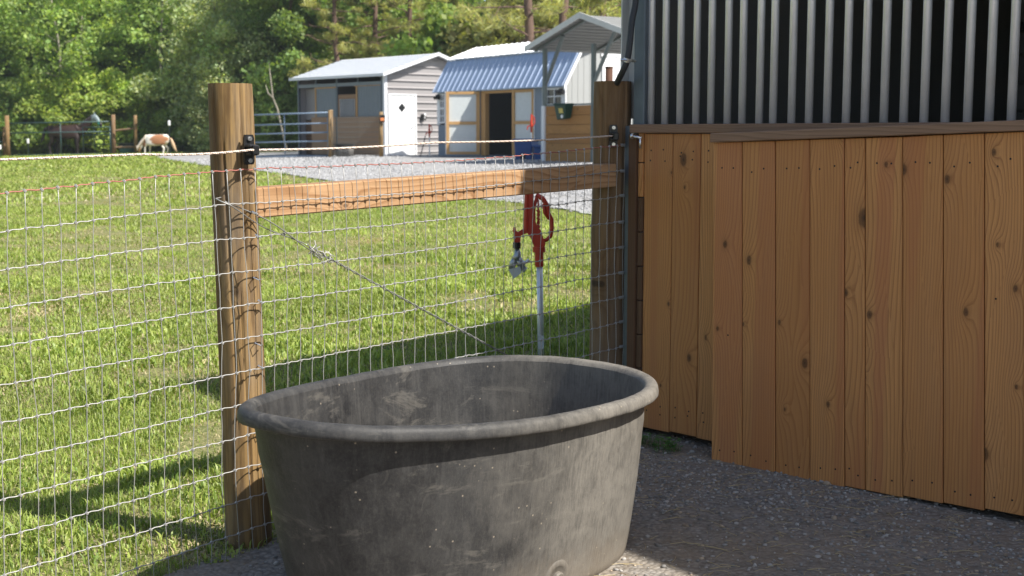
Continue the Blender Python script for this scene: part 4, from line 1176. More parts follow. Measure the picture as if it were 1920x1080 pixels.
# ------------------------------------------------------------------ horses
def skin_mesh(name, J, Ed, root, sub=2):
    names = list(J); idx = {k: i for i, k in enumerate(names)}
    me = bpy.data.meshes.new(name + '_cage'); me.from_pydata([J[k][0] for k in names], [(idx[a], idx[b]) for a, b in Ed], []); me.update()
    o = bpy.data.objects.new(name + '_cage', me); COL.objects.link(o)
    md = o.modifiers.new('s', 'SKIN'); md.use_smooth_shade = True
    sv = me.skin_vertices[0].data
    for k in names:
        r = J[k][1]; sv[idx[k]].radius = r if isinstance(r, tuple) else (r, r); sv[idx[k]].use_root = (k == root)
    o.modifiers.new('u', 'SUBSURF').levels = sub; o.modifiers['u'].render_levels = sub
    dg = bpy.context.evaluated_depsgraph_get(); ev = o.evaluated_get(dg)
    nm = bpy.data.meshes.new_from_object(ev); nm.name = name
    bpy.data.objects.remove(o); bpy.data.meshes.remove(me)
    return nm
def mat_coat(name, rough=.45):
    a = N(name); c = a.n('Attribute', attribute_name='tint').outputs['Color']
    return a.finish(c, rough, 0, a.noise(a.objc(), 40), .1, .004, .4)
M_coat = mat_coat('horse_coat')
def paint(me, fn):
    at_ = me.attributes.new('tint', 'FLOAT_COLOR', 'POINT')
    c = []
    for v in me.vertices: c += [*fn(v.co), 1]
    at_.data.foreach_set('color', c); me.materials.clear(); me.materials.append(M_coat)
def horse_body(leg=1.0, neck=None, z=1.5):
    pass
def big_horse():
    J = {
     'hip': ((.42, 0, 1.20), (.33, .37)), 'rump': ((.16, 0, 1.27), (.20, .24)), 'dock': ((.02, 0, 1.27), (.09, .12)), 'belly': ((.85, 0, 1.08), (.33, .36)), 'chest': ((1.32, 0, 1.08), (.31, .39)),
     'withers': ((1.50, 0, 1.22), (.20, .30)), 'breast': ((1.72, 0, 1.15), (.17, .22)),
     'n1': ((1.86, 0, 1.38), (.15, .24)), 'n2': ((2.08, -.02, 1.60), (.12, .18)), 'poll': ((2.30, -.04, 1.82), (.10, .14)), 'brow': ((2.40, -.07, 1.79), (.105, .155)), 'face': ((2.55, -.11, 1.60), (.085, .12)), 'muzzle': ((2.68, -.15, 1.44), (.070, .085)), 'lip': ((2.72, -.16, 1.38), (.045, .05)),
    }
    Ed = [('hip', 'rump'), ('rump', 'dock'), ('hip', 'belly'), ('belly', 'chest'), ('chest', 'withers'), ('withers', 'breast'), ('breast', 'n1'), ('n1', 'n2'), ('n2', 'poll'), ('poll', 'brow'), ('brow', 'face'), ('face', 'muzzle'), ('muzzle', 'lip')]
    for s, dx in ((-1, .0), (1, .22)):
        y = .15 * s
        for nme, q, rr in (('a', (.28 + dx * .4, y, .98), (.16, .20)), ('b', (.36 + dx * .8, y * 1.1, .72), .12), ('c', (.15 + dx, y, .50), .078), ('d', (.20 + dx, y, .26), .055), ('e', (.20 + dx, y, .12), .062), ('f', (.26 + dx, y, .03), .070)):
            J['h%s%d' % (nme, s)] = (q, rr)
        k = 'h%s' + str(s); Ed += [('hip', k % 'a')] + [(k % a, k % b) for a, b in ('ab', 'bc', 'cd', 'de', 'ef')]
        dx2 = .0 if s < 0 else -.17
        for nme, q, rr in (('a', (1.52 + dx2 * .4, y * .95, .88), (.12, .15)), ('b', (1.50 + dx2, y, .62), .095), ('c', (1.53 + dx2, y, .44), .072), ('d', (1.52 + dx2, y, .22), .052), ('e', (1.52 + dx2, y, .11), .060), ('f', (1.56 + dx2, y, .03), .068)):
            J['f%s%d' % (nme, s)] = (q, rr)
        k = 'f%s' + str(s); Ed += [('chest', k % 'a')] + [(k % a, k % b) for a, b in ('ab', 'bc', 'cd', 'de', 'ef')]
        J['ear%d' % s] = ((2.34, -.05 + .065 * s, 1.93), (.022, .032)); J['eart%d' % s] = ((2.36, -.05 + .075 * s, 2.06), .010); Ed += [('poll', 'ear%d' % s), ('ear%d' % s, 'eart%d' % s)]
    me = skin_mesh('body', J, Ed, 'hip')
    def f(c):
        dark = (.014, .009, .009); bay = (.036, .016, .012)
        if c.x > 2.22 and c.z > 1.40 and c.x + c.z * .0 < 2.62:      # grey fly mask
            if c.x > 2.50 and c.z < 1.64: return (.06, .42, .36)
            return (.20, .25, .27)
        k = max(0, min(1, (c.z - .72) / .35)); k *= .55 + .45 * (mnoise.noise(c * 2.5) * .5 + .5)
        if c.x > 2.55: k = 0
        return tuple(a + (b - a) * k for a, b in zip(dark, bay))
    paint(me, f)
    p = at(93, 68.3); 
    t = thing('horse', 'dark bay horse in a grey fly mask standing behind the green gate', 'horse', p, R(-4))
    t.scale = (1.09, 1.09, 1.07)
    o = bpy.data.objects.new('body', me); COL.objects.link(o); o.parent = t
    m = MB()
    Mh = mat_plain('black_horse_hair', (.02, .014, .013), .6)
    m.tube([(.02, 0, 1.32), (-.08, .0, 1.22), (-.14, .02, 1.0), (-.20, .02, .78), (-.30, .02, .62)], [.05, .06, .075, .07, .02], 8); m.build('tail', Mh, t, smooth=True)
    m = MB()
    for k in range(9):
        u = k / 8; c = Vector((1.62, 0, 1.50)).lerp(Vector((2.24, -.03, 1.93)), u)
        m.tube([c, c + Vector((-.03, -.07, -.04)), c + Vector((.03, -.10, -.20))], [.03, .04, .012], 6)
    m.build('mane', Mh, t, smooth=True)
big_horse()
def pony():
    J = {
     'hip': ((.36, 0, .68), (.24, .265)), 'rump': ((.13, 0, .69), (.19, .23)), 'dock': ((.03, 0, .70), (.07, .09)), 'belly': ((.66, 0, .62), (.27, .285)), 'chest': ((.98, 0, .63), (.23, .265)), 'withers': ((1.08, 0, .68), (.17, .23)),
     'breast': ((1.20, 0, .60), (.13, .18)), 'n1': ((1.32, 0, .52), (.10, .16)), 'n2': ((1.42, -.02, .38), (.085, .13)), 'poll': ((1.50, -.03, .27), (.075, .10)), 'face': ((1.50, -.06, .15), (.065, .08)), 'muzzle': ((1.47, -.08, .06), (.05, .055)),
    }
    Ed = [('hip', 'rump'), ('rump', 'dock'), ('hip', 'belly'), ('belly', 'chest'), ('chest', 'withers'), ('withers', 'breast'), ('breast', 'n1'), ('n1', 'n2'), ('n2', 'poll'), ('poll', 'face'), ('face', 'muzzle')]
    for s, dx in ((-1, .0), (1, .13)):
        y = .10 * s
        for nme, q, rr in (('a', (.22 + dx * .4, y, .52), (.10, .13)), ('b', (.27 + dx * .8, y * 1.1, .38), .065), ('c', (.14 + dx, y, .27), .045), ('d', (.17 + dx, y, .13), .034), ('f', (.20 + dx, y, .015), .048)):
            J['h%s%d' % (nme, s)] = (q, rr)
        k = 'h%s' + str(s); Ed += [('hip', k % 'a')] + [(k % a, k % b) for a, b in ('ab', 'bc', 'cd', 'df')]
        dx2 = -.05 if s < 0 else .12
        for nme, q, rr in (('a', (1.05 + dx2 * .5, y, .46), (.08, .10)), ('b', (1.05 + dx2, y, .32), .052), ('c', (1.06 + dx2, y, .22), .044), ('d', (1.06 + dx2, y, .11), .032), ('f', (1.08 + dx2, y, .015), .046)):
            J['f%s%d' % (nme, s)] = (q, rr)
        k = 'f%s' + str(s); Ed += [('chest', k % 'a')] + [(k % a, k % b) for a, b in ('ab', 'bc', 'cd', 'df')]
        J['ear%d' % s] = ((1.57, -.03 + .05 * s, .32), .018); J['eart%d' % s] = ((1.62, -.03 + .06 * s, .37), .009); Ed += [('poll', 'ear%d' % s), ('ear%d' % s, 'eart%d' % s)]
    me = skin_mesh('body', J, Ed, 'hip')
    def f(c):
        tan = (.36, .165, .08); wht = (.80, .75, .68)
        n_ = mnoise.noise(c * 4.0) * .10
        if ((c.x - .50) / .42) ** 2 + ((c.z - .66) / .24) ** 2 < 1 + n_ * 4 and c.z > .42: return tan
        if ((c.x - 1.22) / .10) ** 2 + ((c.z - .52) / .22) ** 2 < 1 + n_ * 3: return tan
        if c.x > 1.40 and c.z < .35: return (.52, .30, .16)
        return wht
    paint(me, f)
    p = at(323, 62.5); p.z -= .0
    t = thing('pony', 'small brown and white pony grazing near the edge of the gravel', 'pony', p, R(176))
    o = bpy.data.objects.new('body', me); COL.objects.link(o); o.parent = t
    Mh = mat_plain('blond_horse_hair', (.52, .36, .22), .6)
    m = MB(); m.tube([(.04, 0, .74), (-.06, .0, .66), (-.12, .0, .46), (-.20, .0, .26), (-.30, .0, .10)], [.04, .06, .085, .07, .02], 8); m.build('tail', Mh, t, smooth=True)
    m = MB()
    for k in range(10):
        u = k / 9; c = Vector((1.14, 0, .86)).lerp(Vector((1.53, -.02, .36)), u)
        for sd in (-1, 1): m.tube([c, c + Vector((.02, .09 * sd, -.05)), c + Vector((.03, .11 * sd, -.22))], [.035, .045, .012], 6)
    m.build('mane', mat_plain('cream_mane', (.66, .56, .44), .7), t, smooth=True)
pony()

# ------------------------------------------------------------------ trees
def mat_leaf(name, hue):
    a = N(name); at_ = a.n('Attribute', attribute_name='tint').outputs['Color']
    c = a.mix(1.0, at_, hue, 'MULTIPLY')
    c = a.mix(a.math('MULTIPLY', a.rnd(), .35), c, a.mix(1.0, c, (.72, .80, .62), 'MULTIPLY'))
    d = a.n('BsdfPrincipled', {'Base Color': c, 'Roughness': .55}); d.inputs['Specular IOR Level'].default_value = .35
    tr = a.n('BsdfTranslucent', {'Color': a.mix(1.0, c, (1.25, 1.25, .55), 'MULTIPLY')})
    mx = a.n('MixShader', {0: .5, 1: d.outputs[0], 2: tr.outputs[0]}); a.t.links.new(mx.outputs[0], a.out.inputs[0]); return a.m
ML = {'bright': mat_leaf('bright_leaves', (.30, .42, .13)), 'dark': mat_leaf('dark_leaves', (.26, .37, .13)), 'grey': mat_leaf('grey_green_leaves', (.42, .50, .27)),
      'pine': mat_leaf('pine_needles', (.38, .39, .16)), 'maple': mat_leaf('yellow_green_leaves', (.39, .50, .13))}
M_bark = mat_plain('grey_brown_bark', (.16, .13, .105), .9, 0, .6, 5)
M_pale = mat_plain('pale_bark', (.30, .27, .22), .85, 0, .45, 6)
M_pbark = mat_plain('pine_bark', (.15, .095, .07), .9, 0, .5, 6)
def leaves(centers, radii, counts, size, r, flat=.55, needle=False, drop=0.0):
    P = []; S = []; T = []
    for c, rd, n_ in zip(centers, radii, counts):
        d = r.normal(size=(n_, 3)); d /= np.linalg.norm(d, axis=1)[:, None] + 1e-6
        d *= (r.random((n_, 1)) ** .45) * rd; d[:, 2] *= flat; d[:, 2] -= drop * (d[:, 0] ** 2 + d[:, 1] ** 2) / rd
        P.append(np.array(c) + d); S.append(size * r.uniform(.6, 1.5, n_)); tn = r.uniform(.75, 1.25)
        T.append(np.clip(tn * r.uniform(.75, 1.25, n_), .35, 1.8))
    P = np.concatenate(P); S = np.concatenate(S); T = np.concatenate(T); n_ = len(P)
    nrm = r.normal(size=(n_, 3)) * .9; nrm[:, 2] += .45; nrm /= np.linalg.norm(nrm, axis=1)[:, None]
    a = r.normal(size=(n_, 3)); a -= nrm * (a * nrm).sum(1)[:, None]; a /= np.linalg.norm(a, axis=1)[:, None]
    b = np.cross(nrm, a)
    if needle: la, lb = 1.5, .16
    else: la, lb = .62, .42
    s = S[:, None]
    V = np.stack([P - a * s * la, P - b * s * lb + a * s * .08, P + a * s * la - nrm * s * .12, P + b * s * lb + a * s * .08], 1).reshape(-1, 3)
    F_ = np.arange(n_ * 4).reshape(-1, 4)
    C = np.repeat(np.column_stack([T * r.uniform(.9, 1.15, n_), T, T * r.uniform(.7, 1.2, n_), np.ones(n_)]), 4, axis=0)
    return V, F_, C
def grow(kind, seed):
    """returns meshes for trunk (with limbs) and crown of one tree"""
    r = np.random.default_rng(seed); rr = random.Random(seed)
    tb = MB(); cen = []; rad = []; cnt = []
    if kind in ('broad', 'tall', 'wisp', 'shrub', 'slender'):
        H_, cr, nl, n0, base, sz, tr = {'broad': (12.5, 3.2, 34, 640, .04, .18, .16), 'tall': (15.0, 3.4, 38, 580, .07, .19, .19), 'wisp': (9.5, 3.0, 34, 700, .04, .14, .11),
                                   'shrub': (4.2, 2.1, 24, 480, .03, .15, .06), 'slender': (12.0, 2.2, 16, 90, .40, .19, .10)}[kind]
        top = Vector((rr.uniform(-.6, .6), rr.uniform(-.5, .5), H_ * .93)); mid = Vector((rr.uniform(-.3, .3), rr.uniform(-.3, .3), H_ * .45))
        def tk(u): return Vector((0, 0, 0)).lerp(mid, min(1, u * 2)) if u < .5 else mid.lerp(top, (u - .5) * 2)
        tb.tube([tk(u) for u in np.linspace(0, 1, 9)], [tr * (1 - .85 * u) for u in np.linspace(0, 1, 9)], 7)
        for i in range(nl):
            u = base + (1 - base) * (i + rr.random()) / nl; an = i * 2.4 + rr.uniform(-.4, .4)
            prof = math.sin(min(1, (u - base) / (1 - base) * 1.05 + .22) * math.pi * .86) if kind != 'wisp' else math.sin(min(1, (u - base) + .3) * math.pi * .8)
            L = cr * (.35 + .75 * prof) * rr.uniform(.7, 1.15)
            s = tk(u * .9); e = s + Vector((math.cos(an) * L, math.sin(an) * L, L * rr.uniform(.10, .55) * (.3 if kind == 'wisp' else 1)))
            m_ = s.lerp(e, .5) + Vector((0, 0, L * .08)); w0 = tr * .38 * (1 - u * .7)
            tb.tube([s, m_, e], [w0, w0 * .6, w0 * .2], 5)
            for (q, f_) in ((e, 1.0), (m_.lerp(e, .4) + Vector((rr.uniform(-.5, .5), rr.uniform(-.5, .5), rr.uniform(-.1, .4))), .8), (m_ + Vector((rr.uniform(-.6, .6), rr.uniform(-.6, .6), rr.uniform(-.2, .3))), .55)):
                R_ = rr.uniform(.75, 1.45) * cr / 3.0 * (.6 + .4 * f_)
                cen.append(q); rad.append(R_); cnt.append(int(n0 * f_ * rr.uniform(.5, 1.1)))
        V, F_, C = leaves(cen, rad, cnt, sz, r, .72 if kind != 'wisp' else .85, drop=.25 if kind == 'wisp' else .1)
    else:
        H_ = 15.0; tr = .24; top = Vector((rr.uniform(-.4, .4), 0, H_))
        tb.tube([top * u + Vector((.12 * math.sin(u * 9), 0, 0)) for u in np.linspace(0, 1, 10)], [tr * (1 - .8 * u) for u in np.linspace(0, 1, 10)], 8)
        for i in range(46):
            u = .22 + .75 * (i + rr.random()) / 46; an = i * 2.4; bare = u < .62
            L = (3.3 * (1.15 - u)) * rr.uniform(.6, 1.25)
            s = top * u; pts = [s]; d = Vector((math.cos(an), math.sin(an), rr.uniform(-.15, .30)))
            for k in range(1, 6): pts.append(s + d * L * k / 5 + Vector((rr.uniform(-.1, .1), rr.uniform(-.1, .1), .05 * k * k * .3 * (1 if not bare else rr.uniform(-1, 1)))))
            tb.tube(pts, [.055 * (1 - .85 * k / 5) for k in range(6)], 5)
            for k in (2, 3, 4):
                tw = pts[k] + Vector((rr.uniform(-.6, .6), rr.uniform(-.6, .6), rr.uniform(-.1, .4))); tb.tube([pts[k], tw], [.02, .006], 4)
                if (not bare) or rr.random() < .42: cen.append(tw); rad.append(rr.uniform(.3, .6)); cnt.append(95)
            if not bare or rr.random() < .5: cen.append(pts[5]); rad.append(rr.uniform(.35, .7)); cnt.append(110)
        V, F_, C = leaves(cen, rad, cnt, .13, r, .6, needle=True)
    return tb, (V, F_, C)
TREES = {}
def tree(kind, leafm, bark, x, y, sc, rz, name, label, cat='tree', group=None, sz=1.0):
    key = (kind, leafm, bark.name)
    variants = TREES.setdefault(key, [])
    nv = 2 if kind in ('broad', 'tall') else 1
    t = thing(name, label, cat, (x, y, gz(x, y) - .05), rz, group); t.scale = (sc, sc, sc * sz)
    if len(variants) < nv:
        tb, (V, F_, C) = grow(kind, hash(kind) % 1 + 11 * len(TREES) + 101 * len(variants) + 3)
        a = tb.build('trunk', bark, t, smooth=True); b = np_mesh('crown', V, F_, ML[leafm], 4, C, t); variants.append((a, b))
    else:
        a, b = variants[int(abs(x * 7)) % nv]
        for q in (a, b):
            c = q.copy(); COL.objects.link(c); c.parent = t; c.pass_index = next_index()
    return t
GT = 'trees of the wood behind the pasture'
rt = random.Random(5)
def TU(kind, leafm, bark, u, Y, sc, name, label, cat='tree', group=GT, sz=1.0):
    x = (u - 960) / 2500. * Y; return tree(kind, leafm, bark, x, Y, sc, rt.uniform(0, 6.28), name, label, cat, group, sz)
# back rows: nothing tells them apart
kinds = [('tall', 'dark', M_bark), ('broad', 'bright', M_bark), ('tall', 'bright', M_bark), ('broad', 'dark', M_bark)]
for row, (Y0, step, off, s0) in enumerate(((98, 92, 0, 1.15), (88, 84, 40, 1.05), (79, 86, 10, .95))):
    u = -170 + off; k = row
    while u < 1760:
        if not (850 < u < 965 and True):
            kd = kinds[k % 4]; Yq = Y0 + rt.uniform(-2.5, 2.5)
            lm = [(-130, 'far outside the left edge'), (-90, 'beyond the left edge'), (0, 'at the far left edge'), (70, 'above the left gate post'), (150, 'above the dark horse'), (230, 'over the end of the green gate'), (310, 'above the pony'), (390, 'left of the sunlit post'), (475, 'behind the sunlit post'), (545, 'just right of the sunlit post'), (620, 'above the left end of the shed'), (710, 'above the shed roof'), (765, 'above the peak of the shed'), (800, 'above the shed gable'), (850, 'above the gap between the two buildings'), (965, 'above the blue roof'), (1040, 'above the open barn doors'), (1110, 'behind the canopy peak'), (1190, 'behind the barn corner'), (1260, 'hidden behind the near barn corner'), (1345, 'hidden behind the left of the stall bars'), (1430, 'hidden behind the left half of the barn'), (1515, 'hidden behind the middle of the barn'), (1600, 'hidden behind the right half of the barn'), (1680, 'hidden behind the right bars of the barn'), (9999, 'hidden behind the far right of the barn')]
            place = next(b for a_, b in lm if u < a_)
            TU(*kd, u + rt.uniform(-18, 18), Yq, s0 * rt.uniform(.88, 1.12), 'tree', ('tallest tree in the back row, ', 'tree in the middle row of the wood, ', 'nearer woodland tree in the front row, ')[row] + place)
        else:
            TU('shrub', 'bright', M_bark, u, Y0, 1.6 + .1 * row, 'small_tree', ('farthest', 'middle', 'nearest')[row] + (' low tree left under the gap of sky' if u < 905 else ' low tree right under the gap of sky'), 'tree', 'low trees under the gap of sky')
        u += step; k += 1
TU('broad', 'bright', M_bark, -40, 74, .95, 'tree', 'broad bright green tree at the left edge of the wood', group=None)
TU('broad', 'bright', M_bark, 95, 78, 1.0, 'tree', 'bright tree rising behind the pale trunk near the left edge', group=None)
TU('broad', 'dark', M_bark, 20, 77, .95, 'tree', 'darker tree at the left, above the brown gate post', group=None)
TU('broad', 'maple', M_bark, 215, 76, .85, 'tree', 'yellow-green tree above the head of the dark horse', group=None)
TU('broad', 'bright', M_bark, 330, 76, .95, 'tree', 'bright green tree right behind the pony', group=None)
TU('wisp', 'grey', M_bark, 415, 70, 1.0, 'feathery_tree', 'grey-green feathery tree left behind the sunlit post', group=None)
TU('wisp', 'grey', M_pale, 478, 67, .78, 'feathery_tree', 'smaller grey-green feathery tree right of the sunlit post', group=None)
TU('tall', 'dark', M_bark, 548, 66, .85, 'dark_tree', 'very dark tall tree rising left of the metal shed roof', group=None)
TU('broad', 'dark', M_bark, 590, 73, .95, 'dark_tree', 'dark leafy tree just behind the ridge of the metal shed', group=None)
for (u, Y, s, lab) in ((640, 60, .72, 'olive pine above the left part of the metal shed'), (700, 64, .8, 'olive pine above the middle of the metal shed'), (765, 60, .75, 'olive pine above the shed gable'), (845, 66, .52, 'short olive pine between the shed and the blue roof')):
    TU('pine', 'pine', M_pbark, u, Y, s, 'pine_tree', lab, 'pine tree', None)
TU('broad', 'bright', M_bark, 735, 70, .8, 'tree', 'bright tree filling the space behind the shed roof', group=None)
TU('broad', 'dark', M_bark, 810, 74, .78, 'tree', 'dark tree behind the gap between the two far buildings', group=None)
TU('shrub', 'bright', M_bark, 880, 60, 1.45, 'small_tree', 'bright green low tree just over the left end of the blue roof', group=None)
TU('shrub', 'pine', M_bark, 945, 58, 1.5, 'small_tree', 'olive low tree just over the middle of the blue roof', group=None)
for (u, Y, s, lab) in ((994, 50, .95, 'bare-branched pine with a thick trunk above the blue roof'), (1052, 53, 1.0, 'pine trunk with dead branches left of the canopy peak'), (1120, 58, .9, 'pine behind the canopy roof by the barn corner'), (1180, 60, .95, 'pine mostly hidden by the near barn corner'), (958, 63, .8, 'slim pine right of the gap of sky')):
    TU('pine', 'pine', M_pbark, u, Y, s, 'pine_tree', lab, 'pine tree', None)
TU('broad', 'bright', M_bark, 1085, 74, .8, 'tree', 'bright tree between the two pine trunks', group=None)
TU('broad', 'bright', M_bark, 1010, 78, .85, 'tree', 'pale green tree behind the bare-branched pine', group=None)
for (u, Y, s, m_, lab) in ((118, 70, 1.0, M_pale, 'slender pale trunk behind the dark horse'), (172, 71, .9, M_pale, 'thin pale trunk above the withers of the dark horse'), (309, 70, 1.0, M_pale, 'slender pale trunk right above the pony')):
    TU('slender', 'bright', m_, u, Y, s, 'slender_tree', lab, 'tree', None)
for (u, Y, s, lf) in ((-70, 71, 1.1, 'dark'), (-10, 72, .9, 'dark'), (60, 71.5, .95, 'bright'), (128, 71.2, .9, 'maple'), (188, 71, 1.0, 'maple'), (248, 71, 1.0, 'maple'), (300, 70.8, .85, 'bright'), (352, 70.5, .8, 'bright'), (395, 69, .62, 'bright'), (440, 67, .6, 'grey'), (498, 66, .6, 'bright'), (545, 64, .7, 'dark'), (590, 66, .8, 'dark')):
    lab = {-70: 'dark shrub beyond the left edge', -10: 'dark shrub left of the brown gate post', 60: 'bright shrub right of the brown gate post', 128: 'yellow-green sapling behind the body of the dark horse', 188: 'yellow-green sapling behind the head of the dark horse', 248: 'yellow-green sapling over the two rail posts', 300: 'bright shrub behind the pony', 352: 'bright shrub right of the pony', 395: 'bright shrub left of the sunlit post', 440: 'grey-green shrub behind the sunlit post', 498: 'bright shrub behind the left end of the blue-grey gate', 545: 'dark shrub left of the metal shed', 590: 'dark shrub hidden behind the metal shed'}[u]
    TU('shrub', lf, M_bark, u, Y, s, 'shrub', lab, 'shrub', {'dark': 'dark shrubs along the wood edge', 'bright': 'bright shrubs along the wood edge', 'maple': 'maple saplings along the wood edge', 'grey': None}[lf])
# undergrowth: one uncountable mass
for (u, Y, s, lf, lab) in ((-120, 73, .8, 'bright', 'front tree beyond the left edge'), (50, 76.5, .8, 'bright', 'front tree just right of the brown gate post'), (150, 77, .82, 'dark', 'front tree over the back of the dark horse'), (265, 76.5, .8, 'bright', 'front tree over the two rail posts'), (375, 75, .75, 'bright', 'front tree between the pony and the sunlit post'), (515, 71, .8, 'dark', 'front tree over the left end of the blue-grey gate')):
    TU('broad', lf, M_bark, u, Y, s, 'tree', lab, 'tree', 'front row trees of the wood')
def undergrowth():
    n_ = 42000; r = np.random.default_rng(3)
    u = r.uniform(-200, 1250, n_); Y = r.uniform(70, 84, n_) ; Y = np.where(u > 560, Y - 6, Y)
    x = (u - 960) / 2500. * Y; z = gzv(x, Y) + r.random(n_) ** 1.6 * (2.4 + 1.2 * np.sin(x * .9) ** 2)
    c = np.column_stack([x, Y, z]); V, F_, C = leaves([(0, 0, 0)], [1e-3], [n_], .19, r)
    V = V.reshape(n_, 4, 3) + c[:, None, :]
    o = np_mesh('undergrowth', V.reshape(-1, 3), F_, ML['bright'], 4, C); tag(o, 'low leafy undergrowth along the edge of the wood', 'undergrowth', kind='stuff')
undergrowth()
def leaning():
    p = at(541, 60); s = 60 / 2500.
    t = thing('leaning_trunk', 'pale leaning bare trunk standing left of the metal shed', 'tree trunk', p)
    def q(u, v, dy=0): return Vector(((u - 541) * s, dy, CAMZ - (v - 250) * s - p.z))
    m = MB(); m.tube([Vector((0, 0, -.1)), q(536, 265), q(530, 235), q(524, 205), q(516, 185), q(513, 155), q(510, 120)], [.055, .05, .045, .042, .038, .03, .012], 7)
    m.tube([q(527, 215), q(516, 222, .1), q(508, 218, .2)], [.028, .02, .01], 6); m.tube([q(517, 186), q(508, 176, -.1), q(503, 160)], [.04, .03, .01], 6)
    m.build('trunk', M_pale, t, smooth=True)
leaning()

# ------------------------------------------------------------------ grass
def mat_grass():
    a = N('grass_blades'); c = a.n('Attribute', attribute_name='tint').outputs['Color']
    d = a.n('BsdfPrincipled', {'Base Color': c, 'Roughness': .45}); d.inputs['Specular IOR Level'].default_value = .4
    tr = a.n('BsdfTranslucent', {'Color': a.mix(1.0, c, (1.2, 1.25, .6), 'MULTIPLY')})
    mx = a.n('MixShader', {0: .35, 1: d.outputs[0], 2: tr.outputs[0]}); a.t.links.new(mx.outputs[0], a.out.inputs[0]); return a.m
def vnoise(x, y, s, seed):
    """cheap smooth value noise on arrays"""
    r = np.random.default_rng(seed); g = r.random((256, 256)); X_ = x * s; Y_ = y * s
    xi = np.floor(X_).astype(int); yi = np.floor(Y_).astype(int); fx = X_ - xi; fy = Y_ - yi; fx = fx*fx*(3-2*fx); fy = fy*fy*(3-2*fy)
    G = lambda a, b: g[a & 255, b & 255]
    return (G(xi, yi)*(1-fx)*(1-fy) + G(xi+1, yi)*fx*(1-fy) + G(xi, yi+1)*(1-fx)*fy + G(xi+1, yi+1)*fx*fy)
